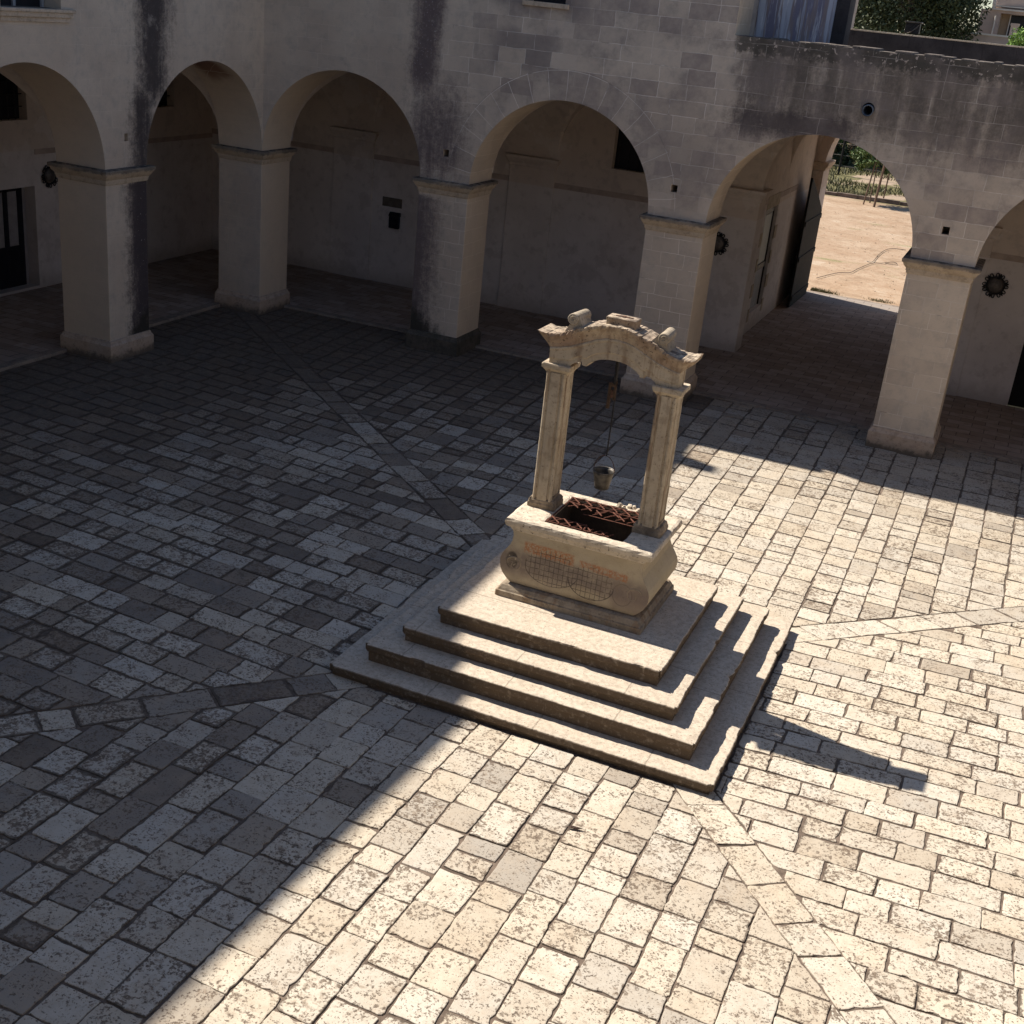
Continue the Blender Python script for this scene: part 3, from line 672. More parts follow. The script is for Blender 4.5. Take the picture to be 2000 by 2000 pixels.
# open gate leaf folded back against the passage wall, arched head
bm = new(); n = 14; L = 2.45; pts = [(13.6, .06), (13.6, 2.55)]
for k in range(1, n + 1):
    a = math.pi / 2 * k / n; pts.append((13.6 - L * math.sin(a) * 1., 2.55 + 1.15 * (math.sin(a) ** .9) * 1.))
pts.append((13.6 - L, .06))
extrude_poly(bm, pts, lambda p: (10.50 - (13.6 - p[0]) * .012, p[0], p[1]), lambda p: (10.44 - (13.6 - p[0]) * .012, p[0], p[1])); gl = obj('gate', bm, 'voidwood', nw)
for z in (.25, 1.35, 2.35):
    bm = new(); extrude_poly(bm, [(13.58, z), (13.58, z + .13), (11.2, z + .13), (11.2, z)], lambda p: (10.525 - (13.6 - p[0]) * .012, p[0], p[1]), lambda p: (10.48 - (13.6 - p[0]) * .012, p[0], p[1])); obj('gate_rail', bm, 'voidwood', gl)
bm = new(); box(bm, -12, 10.36, T, 13.9, 8.0, 8.6); box(bm, 10.36, 30, T * .8, 13.9, 6.6, 6.95); box(bm, -12, 9.4, 13.5, 14.02, 0, 8.6); box(bm, 15.2, 30, 13.5, 14.02, 0, 6.95); box(bm, 9.4, 15.2, 13.02, 14.0, 6.9, 6.96)
box(bm, 9.75, 10.352, T, 13.9, 6.9, 8.55)
obj('roof', bm, 'roofgrey', nw)

# --- short wing (left of the picture), taller
ww = thing('arcade_wing', 'tall stone arcade wing on the left with a black streak running down to its pier', 'building', (0, -8, 0))
HW = 12.70
edges = W_PIERS[::-1]
po = wall_outline(YS, 0, edges, HW)
po = [(YS - T, HW), (YS - T, ZS)] + [q for q in po if q not in ((YS, HW), (0, HW))] + [(0, HW)]
bm = new(); extrude_poly(bm, po, lambda p: (0, p[0], p[1]), lambda p: (-T, p[0], p[1])); wl = obj('wall', bm, 'west', ww)
cut(wl, [(-.5, .3, y - .05, y + .05, 4.25, 4.39) for y in (-4.6, -9.7)] + [(-.6, .3, -7.62, -6.22, 6.56, 8.4)])
bm = new(); box(bm, -T, 0, 0.0, T - .01, 8.62, HW); box(bm, -10, -T, YS, 5, HW - .4, HW - .02); box(bm, -10, -9.6, YS, 14, 0, HW - .02); box(bm, -10, 0, 4.4, 5.0, 8.62, HW - .02); obj('roof', bm, 'west', ww)
bm = new(); box(bm, -.45, -.05, -.05, .30, HW, HW + .85, .02); obj('chimney', bm, 'west', ww)
for a, b in W_PIERS: pier(ww, -T, 0, a, b, 'west', False)
bm = new(); box(bm, -.3, .10, -7.75, -5.95, 6.50, 6.556, .012); box(bm, -.3, .07, -7.70, -6.00, 6.42, 6.50, .01); box(bm, -.3, .035, -7.66, -6.05, 6.34, 6.42, .01); obj('window_sill', bm, 'sill', ww)
bm = new(); box(bm, -.42, -.38, -7.62, -6.22, 6.56, 8.4); wv = obj('window', bm, 'shutter', ww)
bm = new()
for y in (-7.60, -6.95, -6.28): box(bm, -.38, -.34, y - .03, y + .03, 6.56, 8.4)
obj('window_frame', bm, 'palewood', wv)
bm = new(); box(bm, BX - .6, BX, YS, BY + .6, 0, 7.0); iw = obj('inner_wall', bm, 'plaster', ww)
cut(iw, [(-5.3, -4.8, -2.72, -1.86, 3.9, 4.98), (-5.45, -4.8, -3.0, -1.74, .1, 2.42), (-5.3, -4.8, 2.6, 3.4, 3.99, 5.0)])
for (a, b, z0, z1) in ((-2.72, -1.86, 3.9, 4.98), (2.6, 3.4, 3.99, 5.0)):
    bm = new(); box(bm, -5.27, -5.23, a, b, z0, z1); wi = obj('window', bm, 'shutter', ww)
    bm = new()
    for k in range(1, 4): tube(bm, [(-5.14, a + (b - a) * k / 4, z0), (-5.14, a + (b - a) * k / 4, z1)], .012, 6)
    for k in range(1, 4): tube(bm, [(-5.14, a, z0 + (z1 - z0) * k / 4), (-5.14, b, z0 + (z1 - z0) * k / 4)], .012, 6)
    obj('window_bar', bm, 'iron', wi)
bm = new(); box(bm, -5.36, -5.30, -2.98, -1.76, .1, 2.40); dr = obj('door', bm, simple('grey_door_paint', (.30, .27, .26), .7, .15, 4.), ww)
bm = new()
for y0, y1, z0, z1 in ((-2.98, -2.86, .1, 2.4), (-2.46, -2.34, .1, 2.4), (-2.02, -1.88, .1, 2.4), (-2.98, -1.88, 2.3, 2.4)): box(bm, -5.30, -5.265, y0, y1, z0, z1)
box(bm, -5.30, -5.27, -2.86, -2.46, .1, 1.05); box(bm, -5.30, -5.27, -2.34, -2.02, .1, 1.05); obj('door_frame', bm, 'shutter', dr)
bm = new(); groin_list = [(-4.0, -.02), (-9.1, -5.23), (-14.3, -10.3), (-19.4, -15.5), (YS, -20.6)]
for a, b in groin_list: groin(bm, -5, -T, a, b, 3.92)
for a, b in [(-.02, T)] + W_PIERS:
    n = 30; h = (5 - T) / 2; c = -(5 + T) / 2
    extrude_poly(bm, [(-5, 5.9)] + [(c - h * math.cos(math.pi * k / n), 3.92 + h * math.sin(math.pi * k / n)) for k in range(n + 1)] + [(-T, 5.9), (-T, 6.4), (-5, 6.4)], lambda p: (p[0], a, p[1]), lambda p: (p[0], b, p[1]))
obj('vault', bm, 'plaster', ww)
for a, b in ((-4.0, -3.05), (-1.7, .0), (1.1, BY)):
    bm = new(); box(bm, BX - .1, BX + .012, a, b, 3.12, 3.24); obj('string_course', bm, 'band', ww)
for a, b in [(0, T)] + W_PIERS:
    bm = new(); loft_rect(bm, BX - .05, BX + .05, a, b, [(0, 0), (0, 3.66)], .01); pl = obj('pilaster', bm, 'plaster', ww)
    bm = new(); loft_rect(bm, BX - .05, BX + .05, a, b, [(.01, 3.64), (.03, 3.66), (.03, 3.72), (.06, 3.77), (.10, 3.84), (.11, 3.90), (0, 3.915)], .01); obj('pilaster_capital', bm, 'plaster', pl)

# --- two unseen wings closing the courtyard, toned and raised to limit skylight and bounce
ew = thing('arcade_wing', 'unseen grey arcade wing closing the courtyard on the right', 'building', (XE, -12, 0))
HE = 10.5
po = wall_outline(YS, 0, edges, HE); po = [(YS - T, HE), (YS - T, ZS)] + [q for q in po if q not in ((YS, HE), (0, HE))] + [(0, HE)]
bm = new(); extrude_poly(bm, po, lambda p: (XE, p[0], p[1]), lambda p: (XE + T, p[0], p[1])); obj('wall', bm, 'plain', ew)
for a, b in W_PIERS: pier(ew, XE, XE + T, a, b, 'plain')
pier(ew, XE, XE + T, 0, T, 'plain')
bm = new(); box(bm, 30, 30.6, YS, BY, 0, 7.); box(bm, XE + T, 30.6, YS, 1., 6.4, 6.8); obj('inner_wall', bm, 'plaster', ew)
sw = thing('arcade_wing', 'unseen grey arcade wing facing the gateway from across the courtyard', 'building', (12, YS, 0))
po = wall_outline(0, XE, N_PIERS, 11.0)
bm = new(); extrude_poly(bm, po, lambda p: (p[0], YS - .25, p[1]), lambda p: (p[0], YS - .25 - T, p[1])); obj('wall', bm, 'plain', sw)
for a, b in N_PIERS: pier(sw, a, b, YS - .25 - T, YS - .25, 'plain')
bm = new(); box(bm, -5, 30, -31, -30.4, 0, 8); box(bm, -5, 30, -30.4, YS - .25 - T, 6.4, 6.8); box(bm, -5, 30, -30.4, YS - .02, -.4, .02); obj('inner_wall', bm, 'plaster', sw)

# ------------------------------------------------------------------ roof terrace behind the low parapet
bm = new(); box(bm, 10.36, 11.86, 1.55, 2.0, 6.96, 10.2)
pw = thing('rooftop_wall', 'rooftop wall with peeling blue and white paint above the gateway', 'wall', (11.1, 1.7, 6.96)); obj('panel', bm, 'blue', pw)
bm = new(); box(bm, 11.86, 12.12, 1.50, 2.1, 6.96, 10.2, .01); obj('quoin', bm, 'parapet', pw)
bm = new(); x = 12.12
x = 11.2; ra = new()
while x < 25: L = rnd.uniform(.5, .9); box(ra, x + .001, x + L - .001, 3.0, 3.4, 6.96, 7.555, .006); x += L
bm.free(); rp = thing('parapet', 'stone parapet with painted-in shade along the back of the roof terrace', 'wall', (18, 3.2, 6.96)); obj('stone_course', ra, 'parapet', rp)
bm = new(); x = 11.2
while x < 25: L = rnd.uniform(.7, 1.2); box(bm, x + .002, x + L - .002, 2.995, 3.42, 7.55, 7.578, .006); x += L
obj('coping', bm, 'coping', rp)
fl = thing('floodlight', 'small dark floodlight box standing on the rooftop parapet', 'lamp', (13.2, 3.2, 7.585))
bm = new(); box(bm, 13.02, 13.30, 3.12, 3.3, 7.60, 7.80, .01); obj('housing', bm, 'iron', fl)
bm = new(); box(bm, 12.99, 13.33, 3.08, 3.34, 7.80, 7.825, .006); obj('hood', bm, 'zinc', fl)
bm = new(); tube(bm, [(13.08, 3.09, 7.60), (13.15, 3.06, 7.63), (13.23, 3.06, 7.70), (13.28, 3.09, 7.77)], .008, 6); obj('cable', bm, 'zinc', fl)

# ------------------------------------------------------------------ the well
well = thing('stone_well', 'carved stone well on four steps with two columns carrying a curved pediment', 'well', (CX, CY, ZG))
def step_mesh(hx, hy, z0, z1, ihx, ihy, seed):
    rr = random.Random(seed); bm = new(); pts = []
    for (ax, ay), (bx, by) in (((-hx, -hy), (hx, -hy)), ((hx, -hy), (hx, hy)), ((hx, hy), (-hx, hy)), ((-hx, hy), (-hx, -hy))):
        L = math.hypot(bx - ax, by - ay); n = int(L / .035)
        for k in range(n): pts.append((ax + (bx - ax) * k / n, ay + (by - ay) * k / n))
    N = len(pts); f1 = [rr.gauss(0, .0035) for _ in range(N)]; chip = [0.] * N
    low = [rr.uniform(-1, 1) for _ in range(N // 12 + 2)]
    for _ in range(int(N / 14)):
        c = rr.randrange(N); wd = rr.choice((1, 1, 2, 3, 5, 8)); dp = rr.uniform(.005, .022) if rr.random() < .85 else rr.uniform(.03, .06)
        for k in range(-wd, wd + 1): chip[(c + k) % N] = max(chip[(c + k) % N], dp * (1 - (k / (wd + 1)) ** 2) * rr.uniform(.6, 1.))
    per = 2 * (hx + hy) * 2
    rings = []
    h = z1 - z0
    nos = min(.10, h * .5)
    prof = [(-.045, z0 - .02, 0.), (-.04, z1 - nos - .01, 0.), (-.012, z1 - nos, .6), (0, z1 - nos + .02, 1.), (.002, z1 - .018, 1.), (-.003, z1 - .006, 1.), (-.012, z1, .8), (-.07, z1 + .001, .15)]
    for o, z, kk in prof:
        ring = []
        for i, (x, y) in enumerate(pts):
            j = f1[i] + low[i // 12] * .0025; cpx = chip[i]
            q = o - (cpx + abs(j)) * kk; zz = z - (cpx * .5 * kk if z > z1 - .03 else 0)
            sx = max(-1, min(1, x / hx)); sy = max(-1, min(1, y / hy))
            # push inwards along the side normals, rounding the corners a little
            cr = .03 if abs(sx) > .985 and abs(sy) > .985 else 0.
            nx = x + (q - cr) * (1 if x > 0 else -1) * (1 if abs(abs(x) - hx) < 1e-6 else 0); ny = y + (q - cr) * (1 if y > 0 else -1) * (1 if abs(abs(y) - hy) < 1e-6 else 0)
            if abs(abs(x) - hx) > 1e-6: nx = max(-hx - q + .001, min(hx + q - .001, x))
            if abs(abs(y) - hy) > 1e-6: ny = max(-hy - q + .001, min(hy + q - .001, y))
            ring.append((WX + nx, WY + ny, zz))
        rings.append(ring)
    ring = [(WX + max(-ihx, min(ihx, x * ihx / (hx - .07))), WY + max(-ihy, min(ihy, y * ihy / (hy - .07))), z1) for x, y in pts]
    rings.append(ring); loft(bm, rings, False, False); return bm
zprev = ZG
for i in range(4):
    ih = (HX[i + 1] - .12, HY[i + 1] - .12) if i < 3 else (.70, .56)
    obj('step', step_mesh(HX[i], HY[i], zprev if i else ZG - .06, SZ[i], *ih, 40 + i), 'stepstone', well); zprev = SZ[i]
Z4 = SZ[3]
def rect(hx, hy, z, r=.02, n=3): return [(CX + a, CY + b, z) for a, b in rring(-hx, hx, -hy, hy, r, n)]
bm = new(); loft(bm, [rect(.99, .755, Z4 - .02), rect(.985, .75, Z4 + .075), rect(.965, .735, Z4 + .085), rect(.955, .725, Z4 + .11), rect(.93, .70, Z4 + .15), rect(.875, .665, Z4 + .165)], False, True); obj('plinth', bm, stone('plinth_stone', (.25, .20, .15), (.36, .30, .225), .6, (.08, .062, .05), .3, 1., True), well)
bp = [(.60, .80, .615), (.63, .845, .635), (.68, .90, .642), (.74, .955, .642), (.80, .985, .64), (.86, .999, .638), (.92, 1.0, .637), (.98, .985, .636), (1.04, .953, .634), (1.09, .918, .632), (1.14, .885, .63), (1.20, .862, .628), (1.28, .855, .626), (1.36, .87, .63)]
# body with finely divided sides so the bulge reads
def rect_div(hx, hy, z, n=18):
    pts = []
    for (ax, ay), (bx, by) in (((-hx, -hy), (hx, -hy)), ((hx, -hy), (hx, hy)), ((hx, hy), (-hx, hy)), ((-hx, hy), (-hx, -hy))):
        for k in range(n): pts.append((CX + ax + (bx - ax) * k / n, CY + ay + (by - ay) * k / n, z))
    return pts
bm = new(); loft(bm, [rect_div(a, b, z) for z, a, b in bp], False, False); bo = obj('basin', bm, 'basin', well)
bo.data.transform(Matrix.Translation((-CX, -CY, 0))); bo.matrix_basis = Matrix.Translation((CX, CY, 0))
# volutes carved at the corners
for sx in (-1, 1):
    for sy in (-1, 1):
        pts = []
        for k in range(26):
            a = k / 25 * 2.1 * math.pi; r = .115 * (1 - .75 * k / 25); pts.append((CX + sx * (.80 + r * math.cos(a + .4)), CY + sy * .637, .88 + r * math.sin(a + .4)))
        bm = new(); tube(bm, pts, [.009 * (1 - .4 * k / 25) for k in range(26)], 6); obj('volute', bm, 'basin', well)
bm = new()
rr = random.Random(5)
def jit(ring, a): return [(x + rr.gauss(0, a), y + rr.gauss(0, a), z + rr.gauss(0, a * .6)) for x, y, z in ring]
OX0, OX1, OY0, OY1 = -.515, .53, -.49, .53
inner = lambda z, e=0.: [(CX + a, CY + b, z) for a, b in rect_like(OX0 - e, OX1 + e, OY0 - e, OY1 + e)]
def rect_like(x0, x1, y0, y1, n=18):
    pts = []
    for (ax, ay), (bx, by) in (((x0, y0), (x1, y0)), ((x1, y0), (x1, y1)), ((x1, y1), (x0, y1)), ((x0, y1), (x0, y0))):
        for k in range(n): pts.append((ax + (bx - ax) * k / n, ay + (by - ay) * k / n))
    return pts
loft(bm, [rect_div(.86, .625, 1.335), rect_div(.885, .64, 1.36), rect_div(.90, .645, 1.385), jit(rect_div(.955, .655, 1.395), .002), jit(rect_div(.972, .665, 1.42), .003), jit(rect_div(.975, .668, 1.465), .004), jit(rect_div(.962, .655, 1.497), .004), jit(rect_div(.93, .63, 1.508), .003), jit(inner(1.508, .03), .006), jit(inner(1.498, .005), .005), inner(1.44)], False, False)
obj('coping', bm, 'coping', well)
bm = new(); loft(bm, [inner(1.445, -.002), inner(1.2), inner(ZG - 3.)], False, True); obj('shaft', bm, stone('dark_shaft', (.055, .042, .034), (.09, .07, .055), .5, (.02, .018, .016), .3, 2.), well)  # mossy shaft stone, darkened further to paint the pit's shade
bm = new()                                      # broken lumps along the back rim
for k in range(7):
    x = CX + .12 + k * .07 + rr.gauss(0, .01); y = CY + .585 + rr.gauss(0, .02)
    v = bmesh.ops.create_icosphere(bm, subdivisions=2, radius=rr.uniform(.025, .045), matrix=Matrix.Translation((x, y, 1.515)))['verts']
    for q in v: q.co += Vector((rr.gauss(0, .005), rr.gauss(0, .005), rr.gauss(0, .004)))
obj('rim_rubble', bm, 'coping', well)
# columns
def section(w, d_, t):                          # square shaft, chipped corners, two grooves on every face
    prof = [(-.5 + .05, 0), (-.37, 0), (-.345, t), (-.265, t), (-.24, 0), (.24, 0), (.265, t), (.345, t), (.37, 0), (.5 - .05, 0)]
    a, b = w / 2, d_ / 2; pts = []
    for k in range(4):
        for f, e in prof:
            pts.append(((f * w, -b + e), (a - e, f * d_), (-f * w, b - e), (-a + e, -f * d_))[k])
    return pts
for sx in (-1, 1):
    X, Y = CX + sx * .715, CY + .03
    bm = new(); rings = []
    for k in range(25):
        z = 1.60 + (3.32 - 1.60) * k / 24; w_ = .262 - .012 * k / 24; rings.append([(X + a + rr.gauss(0, .0012), Y + b + rr.gauss(0, .0012), z) for a, b in section(w_, w_ + .075, .020)])
    loft(bm, rings); c = obj('column', bm, 'wellstone', well)
    bm = new(); sq = lambda h, z, j=.0: jit([(X + a, Y + b, z) for a, b in rring(-h, h, -h, h, .02)], j)
    loft(bm, [sq(.185, 1.50), sq(.185, 1.565, .004), sq(.175, 1.59, .004), sq(.178, 1.60, .003), sq(.165, 1.628, .004), sq(.142, 1.645, .002), sq(.138, 1.68)], True, True); obj('base', bm, stone('column_base_stone', (.17, .135, .10), (.40, .32, .23), .7, (.05, .04, .035), .4, 3.), c)
    bm = new(); loft(bm, [sq(.128, 3.27), sq(.138, 3.28), sq(.138, 3.30), sq(.15, 3.325), sq(.178, 3.36), sq(.19, 3.372), sq(.192, 3.415, .002), sq(.185, 3.43, .002)], True, True); obj('capital', bm, 'wellstone', c)
# pediment: cross sections along x
def interp(tab, x):
    x = abs(x)
    for (a, va), (b, vb) in zip(tab, tab[1:]):
        if x <= b: return va + (vb - va) * (x - a) / (b - a)
    return tab[-1][1]
TOP = [(0, 4.055), (.15, 4.043), (.3, 4.005), (.42, 3.962), (.5, 3.935), (.58, 3.892), (.69, 3.842), (.8, 3.818), (.9, 3.815), (.99, 3.83)]
COR = [(0, 3.878), (.13, 3.868), (.25, 3.832), (.4, 3.762), (.55, 3.695), (.7, 3.652), (.83, 3.628), (1, 3.63)]
SOF = [(0, 3.618), (.08, 3.614), (.15, 3.603), (.22, 3.578), (.29, 3.538), (.335, 3.500), (.34, 3.475), (.40, 3.480), (.405, 3.520), (.46, 3.505), (.53, 3.468), (.565, 3.425), (.83, 3.425)]
PY = CY + .015
bm = new(); xs_ = sorted(set([round(-.83 + 1.66 * k / 84, 4) for k in range(85)] + [s * v for v in (.335, .34, .40, .405) for s in (-1, 1)]))
def bsec(x, dd=0.):
    s, c = interp(SOF, x), interp(COR, x); h = .135
    m = s + (c - s) * .30
    return [(CX + x, PY + sg * a, z) for sg, lst in ((-1, ((h - .012, s), (h - .012, m), (h, m + .012), (h, c - .035), (h + .014, c - .028), (h + .014, c - .004), (h, c + .01))), (1, ((h, c + .01), (h + .014, c - .004), (h + .014, c - .028), (h, c - .035), (h, m + .012), (h - .012, m), (h - .012, s)))) for a, z in lst]
loft(bm, [bsec(x) for x in xs_]); ped = obj('pediment', bm, 'wellstone', well)
bm = new(); rings = []
NX = 100
for k in range(NX + 1):
    x = -.99 + 1.98 * k / NX; t = interp(TOP, x); c = interp(COR, x); e = max(0., (abs(x) - .84) / .15); c2 = c + (t - .05 - c) * min(1., e) ** .7
    j = lambda: rr.gauss(0, .0040)
    hh = t - c2
    ring = []
    for sg in (-1, 1):
        lst = [(.137, 0), (.146, .10), (.155, .30), (.17, .45), (.182, .60), (.196, .72), (.204, .80), (.206, .95), (.198, 1.)]
        if sg > 0: lst = lst[::-1]
        for a, f in lst: ring.append((CX + x + (j() if f > .75 else 0), PY + sg * (a + (j() if f > .75 else 0)), c2 + hh * f + (j() if f > .9 else 0)))
    rings.append(ring)
loft(bm, rings); obj('cornice', bm, 'cornice', ped)
for sx, zc, tilt in ((-1, 4.035, .10), (1, 4.010, -.05)):
    bm = new(); X = CX + sx * (.545 if sx < 0 else .575); r = .070
    rings = []
    for k, y in enumerate((-.185, -.175, -.12, 0, .12, .175, .185)):
        rr2 = r * (.9 if k in (0, 6) else 1)
        rings.append([(X + rr2 * math.cos(a) + tilt * y, PY + y, zc + rr2 * math.sin(a)) for a in [2 * math.pi * q / 22 for q in range(22)]])
    loft(bm, rings)
    for y0 in (-.187, .187):                      # carved eye of the roll
        tube(bm, [(X + tilt * y0 + .044 * (1 - k / 22 * .8) * math.cos(k * .42), PY + y0, zc + .044 * (1 - k / 22 * .8) * math.sin(k * .42)) for k in range(22)], .007, 5)
    s0 = sx
    extrude_poly(bm, [(X + s0 * .03 - CX, zc - .02), (X - s0 * .045 - CX, zc + .055), (s0 * .44, 3.965), (s0 * .40, 3.93), (s0 * .60, 3.86), (s0 * .66, 3.86)], lambda p: (CX + p[0], PY - .165, p[1]), lambda p: (CX + p[0], PY + .165, p[1])); obj('scroll', bm, 'lichen', ped)
bm = new(); loft(bm, [[(CX + .015 + a, PY + b, z) for a, b in rring(-h - .04, h + .04, -h * .72, h * .72, .008)] for h, z in ((.145, 4.0), (.145, 4.095), (.15, 4.10), (.15, 4.128), (.14, 4.135))]); bk = obj('finial_block', bm, 'cornice', ped)
bm = new(); box(bm, CX - .09, CX + .13, PY - .016, PY + .016, 4.13, 4.143, .003); box(bm, CX + .0, CX + .035, PY - .03, PY + .03, 4.13, 4.148, .003); obj('iron_cramp', bm, 'darkrust', bk)
# rusty lattice over the mouth
gt = new()
def bar(p, q, r=.0085): tube(gt, [(CX + p[0], CY + p[1], p[2]), (CX + q[0], CY + q[1], q[2])], r, 6)
zz = 1.492
for y in (.515, .335): bar((-.50, y, zz), (.52, y, zz), .011)
bar((-.20, .075, zz - .01), (.52, .075, zz - .01), .010)
for y, x1 in ((-.27, -.02), (-.44, .33)): bar((-.50, y, zz), (x1, y, zz), .010)
bar((-.02, -.27, zz), (-.01, -.44, zz), .010); bar((-.50, -.47, zz), (-.50, .515, zz), .010)
def cross(x, y, w_=.075, h_=.085, z=zz, one=0):
    a = rr.uniform(-.012, .012)
    bar((x - w_, y - h_ + a, z), (x + w_, y + h_ - a, z + .008), .0095)
    if not one: bar((x - w_, y + h_ + a, z + .010), (x + w_, y - h_, z + .014), .0095)
for k in range(6): cross(-.42 + k * .175, .425)
for k in range(4): cross(-.38 + k * .19, .255, .07, .07, zz, k == 2)
for k in range(4): cross(-.02 + k * .155, .20, .06, .075, zz - .006, k == 1)
for k in range(3): cross(-.41 + k * .155, -.355)
for k in range(4): cross(.06 + k * .09, -.405, .035, .05, zz, k % 2 == 1)
obj('iron_grating', gt, 'rust', well)

# bucket on its rope and rusty pulley
pu = thing('pulley', 'rusty iron pulley strap hanging under the well arch', 'pulley', (CX + .005, CY, 3.62))
bm = new(); box(bm, CX + .000, CX + .030, CY - .03, CY + .03, 3.30, 3.66, .004); obj('hook', bm, 'iron', pu)
bm = new(); box(bm, CX - .055, CX - .02, CY - .022, CY + .022, 2.98, 3.30, .004); box(bm, CX + .012, CX + .042, CY - .022, CY + .022, 3.10, 3.34, .004); box(bm, CX - .055, CX + .042, CY - .026, CY + .026, 3.27, 3.32, .004); obj('strap', bm, simple('rust_ochre', (.06, .036, .022), .9, .5, 18.), pu)
bm = new(); loft(bm, [[(CX - .005 + r * math.cos(a), CY + y, 3.17 + r * math.sin(a)) for a in [2 * math.pi * k / 18 for k in range(18)]] for r, y in ((.05, -.018), (.036, -.004), (.036, .004), (.05, .018))]); obj('wheel', bm, 'darkrust', pu)
rp_ = thing('rope', 'thin dark rope running down from the pulley to the bucket', 'rope', (CX + .03, CY, 2.3))
bm = new(); tube(bm, [(CX + .035, CY, 3.20), (CX + .036, CY, 2.9), (CX + .034, CY, 2.6), (CX + .032, CY, 2.36)], .009, 6); obj('strand', bm, 'iron', rp_)
bk_ = thing('bucket', 'old metal bucket hanging on the rope above the well mouth', 'bucket', (CX + .025, CY, 1.93))
BXc = CX + .022
bm = new(); prof = [(.082, 1.925), (.088, 1.93), (.105, 2.02), (.128, 2.13), (.138, 2.165), (.132, 2.165), (.122, 2.13), (.100, 2.02), (.08, 1.94)]
loft(bm, [[(BXc + r * math.cos(a), CY + r * math.sin(a), z) for a in [2 * math.pi * k / 28 for k in range(28)]] for r, z in prof], True, True); pb = obj('pail', bm, 'zinc', bk_, True)
bm = new(); tube(bm, [(BXc + .137 * math.cos(a), CY + .137 * math.sin(a), 2.166) for a in [2 * math.pi * k / 28 for k in range(28)]], .007, 6, True); obj('rim', bm, 'zinc', bk_)
bm = new(); tube(bm, [(BXc + .088 * math.cos(a), CY + .088 * math.sin(a), 1.935) for a in [2 * math.pi * k / 28 for k in range(28)]], .007, 6, True); obj('foot_ring', bm, 'zinc', bk_)
bm = new(); tube(bm, [(BXc + .136 * math.cos(math.pi * k / 14), CY, 2.165 + .20 * math.sin(math.pi * k / 14)) for k in range(15)], .005, 6); obj('handle', bm, 'darkrust', bk_)

# ------------------------------------------------------------------ wreath lamps, letter box
def wreath(c, axis, label):
    t = thing('iron_wreath', label, 'wall ornament', c, 'iron wreaths on the arcade walls')
    def P(u, v, w_): return (c[0] + u, c[1] + w_, c[2] + v) if axis == 'y' else (c[0] - w_, c[1] + u, c[2] + v)
    bm = new(); rings = []
    for r, dd in ((.0, -.085), (.06, -.08), (.12, -.06), (.165, -.03), (.175, 0.), (.17, .02)):
        rings.append([P(max(r, .004) * math.cos(a), max(r, .004) * math.sin(a), dd) for a in [2 * math.pi * k / 24 for k in range(24)]])
    loft(bm, rings); obj('disc', bm, simple('bronze_disc', (.11, .095, .085), .5, .4, 12., .3), t, True)
    bm = new(); tube(bm, [P(.19 * math.cos(a), .19 * math.sin(a), -.02) for a in [2 * math.pi * k / 32 for k in range(32)]], .018, 6, True); obj('ring', bm, 'iron', t)
    bm = new()
    for k in range(12):
        a0 = 2 * math.pi * k / 12
        tube(bm, [P(rr_ * math.cos(a0 + da), rr_ * math.sin(a0 + da), -.03) for rr_, da in ((.20, -.11), (.235, -.13), (.265, -.08), (.272, 0.), (.265, .08), (.235, .13), (.20, .11))], .013, 5)
        if k % 2 == 0: tube(bm, [P(rr_ * math.cos(a0 + .26), rr_ * math.sin(a0 + .26), -.03) for rr_ in (.19, .24, .285)], [.022, .026, .004], 5)
    obj('leaf_ornament', bm, 'iron', t)
wreath((15.85, BY - .02, 2.66), 'y', 'round iron wreath on the pale wall right of the gateway pier')
wreath((9.52, BY - .07, 2.56), 'y', 'iron wreath half hidden behind the pier left of the gateway')
wreath((BX + .02, -1.28, 2.62), 'x', 'dark iron wreath in the left arcade beside the grey door')
lb = thing('letter_box', 'small black box with a sloping lid on the wall behind the second pier', 'letter box', (.84, BY, 1.55))
bm = new(); box(bm, .69, .97, BY - .11, BY, 1.55, 1.86, .008); obj('body', bm, 'shutter', lb)
bm = new(); extrude_poly(bm, [(BY + .0, 1.865), (BY - .13, 1.865), (BY - .05, 1.96), (BY, 1.96)], lambda p: (.675, p[0], p[1]), lambda p: (.985, p[0], p[1])); obj('lid', bm, 'iron', lb)
bm = new(); box(bm, .42, 1.0, BY - .015, BY + .02, 2.08, 2.32, .004); tag(obj('wall_plaque', bm, simple('brown_plaque', (.14, .115, .09), .8, .2, 6.)), 'faded brown plaque on the wall just above the black letter box', 'plaque')

# dry leaf on the paving
bm = new(); lv = [bm.verts.new((14.0 - .62 + .09 * a, -14.12 + .035 * b, zg(13.4, -14.1) + .014 + c)) for a, b, c in ((-1, -.6, .0), (-.4, -1., .012), (.3, -.5, .006), (1., .5, .02), (.3, .7, .004), (-.5, .2, .016))]
bm.faces.new(lv); r_ = bmesh.ops.solidify(bm, geom=bm.faces[:], thickness=.003); lf = obj('fallen_leaf', bm, simple('dry_leaf', (.10, .065, .05), .8, .2)); tag(lf, 'small dark dry leaf lying on a sunlit paving stone before the steps', 'leaf')

